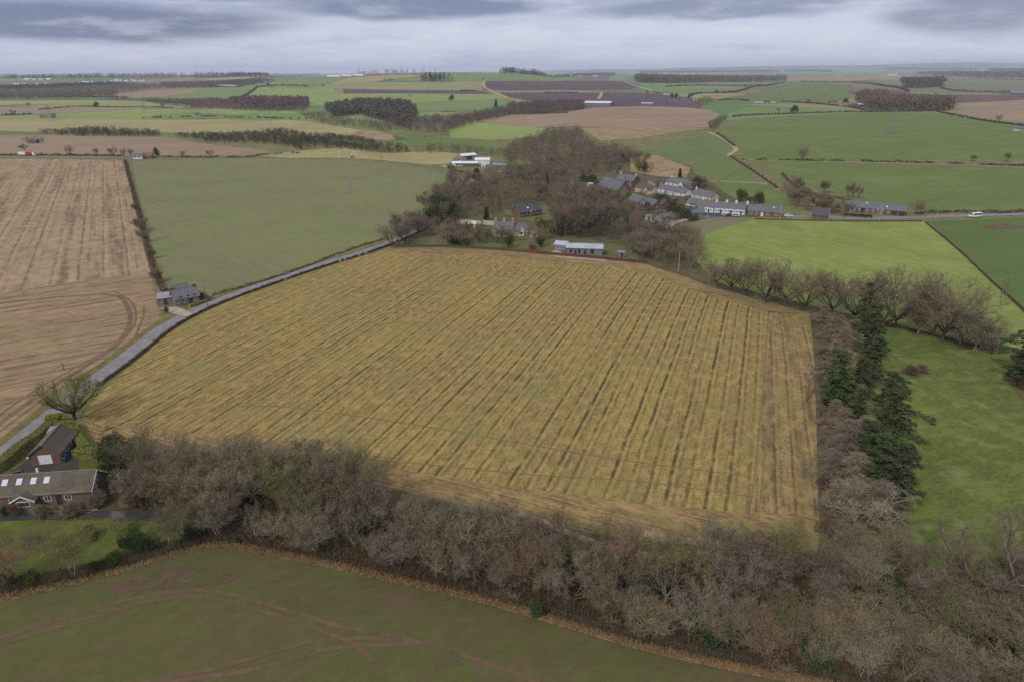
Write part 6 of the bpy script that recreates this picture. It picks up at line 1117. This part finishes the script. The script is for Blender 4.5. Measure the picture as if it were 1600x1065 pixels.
# town on the far left, behind the wood
TW = [([(20, 134), (64, 133)], 9, 'white'), ([(68, 133), (76, 133)], 2, 'white'), ([(120, 131), (165, 129)], 7, 'white'), ([(172, 128), (226, 127)], 12, 'white'), ([(36, 125), (80, 125.5)], 4, 'cream'), ([(395, 120), (420, 119)], 3, 'white')]
k = 0
for (a, b), n, wl in TW:
    for i in range(n):
        t = (i+.5)/n; x = a[0]+(b[0]-a[0])*t; y = a[1]+(b[1]-a[1])*t+random.uniform(-.5, .5); wpx = (b[0]-a[0])/n*.75; k += 1
        house('town_house', (x-wpx/2, y), (x+wpx/2, y), 16, random.uniform(4, 6), 4, random.choice([wl, wl, 'cream']), random.choice(['slate', 'metal', 'white']), f'pale house in the far left town, {ordw(k)} counting along its terraces', group='pale houses of the far left town')
# polytunnels on the skyline
for i, (x0, x1, y) in enumerate(((510, 530, 120), (532, 548, 119.2), (550, 566, 118.5), (405, 420, 128.5))):
    p, ang, L = frame_of((x0, y), (x1, y), 30); r = empty('polytunnel', p, ang, ('left', 'middle', 'right', 'separate lower')[i]+' white polytunnel on the hillside', 'polytunnel'); b = MB(); nn = 8
    pr = [(0, 20*(1-math.cos(math.pi*q/nn))/2, 6*math.sin(math.pi*q/nn)-.5) for q in range(nn+1)]; b.prism(pr[::-1], (L, 0, 0)); b.build('cover', R_['white'], r); MB().box(L-.01, 8, -.4, L+.2, 12, 3.5).build('door', DOORM, r)
# walls
def wall_line(px, H, th, mat, label, name='stone_wall'):
    W = wline(px, 4); b = MB(); a = offset_line(W, th/2); c = offset_line(W, -th/2)
    for i in range(len(W)-1):
        z = [hz(*a[i])-.3, hz(*a[i+1])-.3]; hh = [H+random.uniform(-.08, .08)]*2
        P = [(a[i][0], a[i][1], z[0]), (c[i][0], c[i][1], z[0]), (c[i+1][0], c[i+1][1], z[1]), (a[i+1][0], a[i+1][1], z[1])]; b.prism(P, (0, 0, hh[0]+.3))
    o = b.build(name, mat); tag(o, label, 'wall'); return o
DRY = brick_mat('dry stone', C(112, 98, 82), C(84, 74, 64), 1.4)
L2 = offset_line(wline(LANE[2:], 4), -3.6)
b = MB()
for i in range(8, len(L2)-3):
    (x0, y0), (x1, y1) = L2[i], L2[i+1]; n = max(1, int(math.hypot(x1-x0, y1-y0)/1.2))
    for q in range(n):
        if random.random() < .04: continue
        xa, ya, xb, yb = x0+(x1-x0)*q/n, y0+(y1-y0)*q/n, x0+(x1-x0)*(q+.92)/n, y0+(y1-y0)*(q+.92)/n; l = math.hypot(xb-xa, yb-ya); nx, ny = -(yb-ya)/l*.28, (xb-xa)/l*.28; z = hz(xa, ya)-.1
        b.prism([(xa+nx, ya+ny, z), (xa-nx, ya-ny, z), (xb-nx, yb-ny, z), (xb+nx, yb+ny, z)], (0, 0, random.uniform(.75, 1.1)))
tag(b.build('stone_wall', DRY), 'low dry stone wall between the lane and the central field', 'wall')
REDW = brick_mat('dark red garden wall', C(122, 86, 74), C(96, 70, 62), 1.0)
wall_line([(640, 386), (700, 386), (780, 390), (820, 394)], 1.0, .4, DRY, 'grey garden wall along the top of the central field'); wall_line([(820, 394), (880, 400), (950, 406), (1012, 412)], 1.3, .5, REDW, 'dark red wall along the top of the central field'); wall_line([(712, 350), (730, 350), (772, 352)], 2.2, .4, W_['cream'], 'tall pale garden wall behind the gardens'); wall_line([(1384, 508), (1420, 516), (1480, 531), (1530, 543)], .9, .5, REDW, 'reddish bank wall at the top of the bright pasture')
wall_line([(1446, 348), (1500, 393), (1550, 441), (1606, 492)], .9, .4, DRY, 'stone wall between the lime field and the dark pasture'); wall_line([(725, 357), (745, 362), (770, 370)], 1.2, .4, REDW, 'red garden wall stepping down the lawns'); wall_line([(1180, 343), (1260, 345), (1340, 346.5), (1440, 346)], .7, .3, DRY, 'low roadside wall above the lime field')
# ================================================================== VEHICLES, POLES, ANIMALS
TYRE = plain_mat('black rubber', C(40, 40, 42), C(30, 30, 32), 4, .9); HUB = plain_mat('grey hub', C(150, 150, 154), C(120, 120, 124), 4, .5)
def paint(n, c): return plain_mat(n, c, tuple(x*.85 for x in c), .5, .35, .5)
VW = paint('white paint', C(236, 238, 242)); VR = paint('red paint', C(178, 52, 52)); VB = paint('blue paint', C(60, 100, 150)); VS = paint('silver paint', C(180, 184, 190)); VK = paint('dark paint', C(66, 70, 78))
def wheels(root, xs, w, r):
    for x in xs:
        for s in (-1, 1):
            o = MB().tube([(x, s*(w/2-.2), r), (x, s*(w/2+.02), r)], r, 14).build('wheel', TYRE, root); MB().tube([(x, s*(w/2+.02), r), (x, s*(w/2+.05), r)], r*.55, 10).build('hub', HUB, o)
def car(p, rz, mat, label):
    r = empty('parked_car', p, rz, label, 'car', 'cars in the village'); pr = [(-2.1, .35), (2.1, .35), (2.15, .75), (1.2, .92), (.55, 1.42), (-1.2, 1.46), (-1.95, .95), (-2.15, .85)]
    MB().prism([(x, -.85, z) for x, z in pr], (0, 1.7, 0)).build('body', mat, r)
    MB().prism([(x, -.87, z) for x, z in ((1.0, .95), (.5, 1.36), (-1.15, 1.39), (-1.7, .97))][::-1], (0, 1.74, 0)).prism([(.62, -.72, 1.38), (1.16, -.74, .98), (1.16, .74, .98), (.62, .72, 1.38)], (.03, 0, .03)).build('windows', GLASSM, r)
    wheels(r, (-1.35, 1.3), 1.75, .33)
    for s in (-.6, .6): MB().box(2.1, s-.15, .6, 2.18, s+.15, .75).build('headlight', HUB, r)
def azr(a, b): a, b = G(*a), G(*b); return math.atan2(b.y-a.y, b.x-a.x)
for xy, mt, lb in (((1112, 337), VB, 'blue car beside the second white cottage'), ((1122, 337), VB, 'blue car beside the third white cottage'), ((1140, 338), VK, 'dark car before the white cottage row'), ((1150, 338.5), VS, 'silver car before the last white cottage'), ((1232, 339), VW, 'white car by the end of the long slate cottage'), ((1308, 331), VR, 'red car by the hillside copse'), ((1347, 338), VK, 'dark car before the slate farm cottages')):
    car(G(*xy), azr((1100, 338), (1200, 340))+random.uniform(-.1, .1), mt, lb)
for xy, lb in (((1460, 174), 'white car at the far farm gate'), ((1494, 182), 'left white car on the sloping far road'), ((1508, 185), 'right white car on the sloping far road')): car(G(*xy), azr((1460, 174), (1510, 185)), VW, lb)
# minibus on the road
p = G(1523, 339.5); mb = empty('minibus', p, azr((1533, 339), (1510, 340)), 'white minibus driving along the village road past the dark pasture', 'minibus')
pr = [(-3.4, .4), (3.3, .4), (3.45, .95), (2.75, 1.25), (2.0, 2.45), (-3.3, 2.6), (-3.45, 2.3)]
MB().prism([(x, -1.0, z) for x, z in pr], (0, 2.0, 0)).build('body', VW, mb); MB().prism([(x, -1.03, z) for x, z in ((1.6, 1.35), (1.4, 2.15), (-3.1, 2.25), (-3.1, 1.35))][::-1], (0, 2.06, 0)).build('side_windows', GLASSM, mb); MB().prism([(2.06, -.85, 2.35), (2.74, -.88, 1.32), (2.74, .88, 1.32), (2.06, .85, 2.35)], (.04, 0, .02)).build('windscreen', GLASSM, mb); wheels(mb, (-2.0, 2.3), 2.05, .38)
for s in (-.75, .75): MB().box(3.38, s-.18, .7, 3.48, s+.18, .9).build('headlight', HUB, mb)
# lorry
p = G(43, 243.5); ly = empty('lorry', p, azr((30, 243.5), (58, 243.5)), 'red and white lorry with trailer on the farm road at far left', 'lorry')
MB().box(-8, -1.3, 1.1, -1.2, 1.3, 3.6).build('white_container', VW, ly); MB().box(-1.1, -1.3, 1.1, 5.4, 1.3, 3.5).build('red_container', VR, ly); MB().prism([(x, -1.25, z) for x, z in ((5.6, .6), (8.1, .6), (8.1, 1.8), (7.6, 3.3), (5.6, 3.4))], (0, 2.5, 0)).build('cab', VW, ly); MB().prism([(7.66, -1.1, 3.1), (8.1, -1.12, 1.9), (8.1, 1.12, 1.9), (7.66, 1.1, 3.1)], (.05, 0, .02)).build('windscreen', GLASSM, ly); MB().box(-8, -1.0, .75, 7.5, 1.0, 1.08).build('chassis', TYRE, ly); wheels(ly, (-7, -5.8, -3, 1, 4, 6.8), 2.5, .5)
# pylons
STEEL = plain_mat('galvanised steel', C(150, 152, 158), C(124, 126, 132), 1, .6, .4); CER = plain_mat('pale insulator', C(210, 214, 220), C(180, 184, 190), 2, .4)
def pylon(px, py, H, label, rz, r=.12, base=.13):
    root = empty('electricity_pylon', G(px, py), rz, label, 'pylon', 'pylons crossing the farmland'); b = MB(); bw = H*base; wt = H*.03
    def corner(i, z): f = z/H; w = bw*(1-f)**1.4*.95+wt; return (w*(1, 1, -1, -1)[i]/1.6, w*(1, -1, -1, 1)[i]/1.6, z)
    lev = [H*q for q in (0, .2, .38, .54, .66, .76, .85, .93, 1)]
    for i in range(4): b.tube([corner(i, z) for z in lev], r, 4)
    for a, c in zip(lev[:-1], lev[1:]):
        for i in range(4): j = (i+1) % 4; b.tube([corner(i, a), corner(j, c)], r*.55, 3); b.tube([corner(j, a), corner(i, c)], r*.55, 3); b.tube([corner(i, c), corner(j, c)], r*.5, 3)
    b.build('lattice_tower', STEEL, root)
    for z, l in ((.68, .17), (.80, .21), (.91, .15)):
        c = MB(); 
        for s in (-1, 1):
            e = (s*H*l, 0, H*z); c.tube([corner(0 if s > 0 else 3, H*z), e], r*.7, 4); c.tube([corner(1 if s > 0 else 2, H*z), e], r*.7, 4); c.tube([corner(0 if s > 0 else 3, H*(z+.05)), e], r*.7, 4)
        arm = c.build('crossarm', STEEL, root)
        MB().tube([(-H*l, 0, H*z), (-H*l, 0, H*(z-.06))], r*1.1, 6).tube([(H*l, 0, H*z), (H*l, 0, H*(z-.06))], r*1.1, 6).build('insulator', CER, arm)
for a in ((662, 214, 22, 'tall grey pylon at the edge of the green slope in the centre', .6, .17), (423, 194, 23, 'faint pylon in front of the pinkish spruce wood', .4, .14), (79, 188, 25, 'thin pylon at far left', .4, .14), (1394, 209, 26, 'pale pylon in the wide right hand green field', .9, .16), (548, 301, 8.5, 'small lattice mast in the olive field', .3, .07), (225, 176, 22, 'faint pylon over the far left green strips', .4, .12)): pylon(a[0], a[1], a[2], a[3], a[4], a[5])
def pole(px, py, H, label, n=1, col=None, top=True, gap=1.6, tr=False):
    g = G(px, py); root = empty('telegraph_pole', g, .3, label, 'pole'); m = col or WOODM
    for i in range(n): x = (i-(n-1)/2)*gap; MB().tube([(x, 0, -.5), (x, 0, H)], [.17, .12], 8).build('post', m, root)
    if top: c = MB().box(-(.9+gap*(n-1)/2), -.06, H-.5, .9+gap*(n-1)/2, .06, H-.36).build('crossarm', m, root); b = MB(); [b.tube([(x, 0, H-.36), (x, 0, H-.1)], .07, 8) for x in (-.75-gap*(n-1)/2, 0, .75+gap*(n-1)/2)]; b.build('insulator', CER, c)
    if tr: MB().box(-.35, -.55, H-2.0, .35, -.16, H-1.0).build('transformer', HUB, root)
GP = plain_mat('pale grey pole', C(176, 172, 162), C(150, 146, 138), 3, .8)
pole(1567, 466, 7.5, 'double wooden pole at the corner of the dark pasture', 2); pole(1260, 627, 8, 'dark pole carrying a white transformer beside the conifers', 1, None, True, 1.6, True); pole(655, 428, 9.5, 'pale pole near the top left of the central field', 1, GP, True); pole(843, 614, 5.5, 'short pale pole in the middle of the central field', 1, GP); pole(416, 336, 6, 'slim pale pole in the olive field', 1, GP); pole(1060, 424, 8.5, 'pale pole by the copse at the field edge', 1, GP, False)
pole(324, 478, 7, 'dark pole beside the lane cottage', 1, None, False); pole(1374, 345, 8, 'white lamp post in front of the slate farm cottages', 1, GP, False); pole(1462, 345, 8, 'white lamp post at the road by the field gate', 1, GP, False); pole(1218, 347, 9, 'pale pole by the long slate cottage', 1, GP, False); pole(1294, 346, 7, 'pale pole by the small slate barn', 1, GP, False); pole(1329, 224, 8, 'thin dark pole in the wide green field', 1, None, False); pole(100, 578, 2.2, 'short dark pole beside the wheel track', 1, None, True); pole(596, 252, 8, 'dark double pole behind the olive field', 2)
# sheep and cattle
WOOL = plain_mat('sheep wool', C(232, 228, 214), C(206, 200, 184), 6, 1); COWM = plain_mat('dark cattle hide', C(62, 52, 48), C(48, 42, 40), 2, .9)
def beast(nm, s, mat, label, grp, cat):
    bm_v = []; b = MB()
    b.tube([(-.62, 0, .62), (-.5, 0, .66), (-.15, 0, .64), (.25, 0, .65), (.5, 0, .72), (.66, 0, .84), (.82, 0, .84), (.98, 0, .74)], [.10, .24, .28, .27, .22, .14, .13, .06], 8)
    for x in (-.42, .36):
        for y in (-.13, .13): b.tube([(x, y, .5), (x+(.05 if x < 0 else 0), y, .3), (x, y, 0)], [.09, .05, .04], 5)
    b.v = [(x*s, y*s, z*s) for x, y, z in b.v]; o = b.build(nm, mat, None, True); return tag(o, label, cat, grp)
sp = beast('sheep', 1.25, WOOL, 'white sheep grazing the pale pasture beyond the olive field', 'sheep in the pale pasture', 'sheep')
pts = [(random.uniform(488, 575), random.uniform(237, 246.5)) for _ in range(26)]+[(random.uniform(430, 640), random.uniform(240, 248)) for _ in range(8)]
for i, q in enumerate(pts):
    o = sp if i == 0 else sp.copy()
    if i: COL.objects.link(o)
    o.location = G(*q); o.rotation_euler = (0, 0, random.uniform(0, 6))
cw = beast('cow', 2.0, COWM, 'left dark cow in the pale pasture', 'dark cattle in the pale pasture', 'cow'); cw.location = G(457, 240)
c2 = cw.copy(); COL.objects.link(c2); c2.location = G(465, 240.5); c2.rotation_euler = (0, 0, 1); c2['label'] = 'right dark cow in the pale pasture'; c3 = cw.copy(); COL.objects.link(c3); c3.location = G(550, 247); c3['label'] = 'dark cow near the olive field edge, apart from the other two'
# fence along the foreground bank
fr = empty('post_fence', (0, 0, 0), 0, 'grey post and wire fence along the bank above the foreground crop', 'fence')
Lf = offset_line(EDW, 1.4); acc = 0; posts = []; wires = MB()
for a, b_ in zip(Lf[:-1], Lf[1:]):
    l = math.hypot(b_[0]-a[0], b_[1]-a[1]); t = -acc
    while t+2.4 <= l: t += 2.4; posts.append((a[0]+(b_[0]-a[0])*t/l, a[1]+(b_[1]-a[1])*t/l))
    acc = l-t
posts = [q for q in posts if topx((q[0], q[1], 0))[0] > 740][:100]
PM = MB().box(-.05, -.05, -.3, .05, .05, 1.2)
p0 = PM.build('post', WOODM, fr)
for i, (x, y) in enumerate(posts):
    o = p0 if i == 0 else p0.copy()
    if i: COL.objects.link(o)
    o.location = (x, y, hz(x, y)); o.rotation_euler = (random.uniform(-.08, .08), random.uniform(-.08, .08), 0); o.scale = (1, 1, random.uniform(.85, 1.1))
for h_ in (.5, .85, 1.15): wires.tube([(x, y, hz(x, y)+h_) for x, y in posts], .006, 3)
wires.build('wire', STEEL, fr)
# farmyard clutter
JK = [paint('orange scrap', C(176, 96, 64)), paint('cream scrap', C(214, 200, 176)), VS, VB, VR, W_['clad']]
for i in range(22):
    x = random.choice((random.uniform(700, 725), random.uniform(770, 795))); y = random.uniform(250, 262) if x < 730 else random.uniform(258, 272)
    g = G(x, y); mt = JK[i % 6]; r = empty('farm_trailer', g, random.uniform(0, 3), f'old {("orange", "cream", "silver", "blue", "red", "grey")[i % 6]} trailer among the farmyard scrap, '+('left' if x < 730 else 'right')+f' yard, {ordw(i+1)} of the scrap', 'trailer', 'scrap in the farmyard')
    l, w2, h2 = random.uniform(1.2, 3), .9, random.uniform(.9, 1.8); MB().box(-l, -w2, .5, l, w2, .5+h2).build('trailer_body', mt, r); wheels(r, (-l*.5, l*.5), 1.8, .35)
# reclaim any unused prototypes
for k, (root, _) in PROT.items():
    if k not in _used:
        for c in PK.get(root, []): bpy.data.objects.remove(c)
        bpy.data.objects.remove(root)
# ================================================================== haze
def haze():
    o = MB().box(-28200, -900, -12, 28200, 28400, max(240, float(HZ.max())+12)).build('haze', None)
    o.data.materials.clear()
    m = bpy.data.materials.new('air'); m.use_nodes = True; m.node_tree.nodes.clear(); t = NT(m.node_tree)
    v = t.n('ShaderNodeVolumePrincipled'); t.set(v, 'Color', (.74, .81, .98, 1)); t.set(v, 'Density', 5e-5); t.set(v, 'Anisotropy', 0.0)
    out = t.n('ShaderNodeOutputMaterial'); t.t.links.new(v.outputs[0], out.inputs['Volume'])
    m.cycles.volume_sampling = 'DISTANCE'; m.cycles.homogeneous_volume = True; o.data.materials.append(m); tag(o, 'thin bluish winter haze over the far land', 'haze', kind='stuff')
haze()
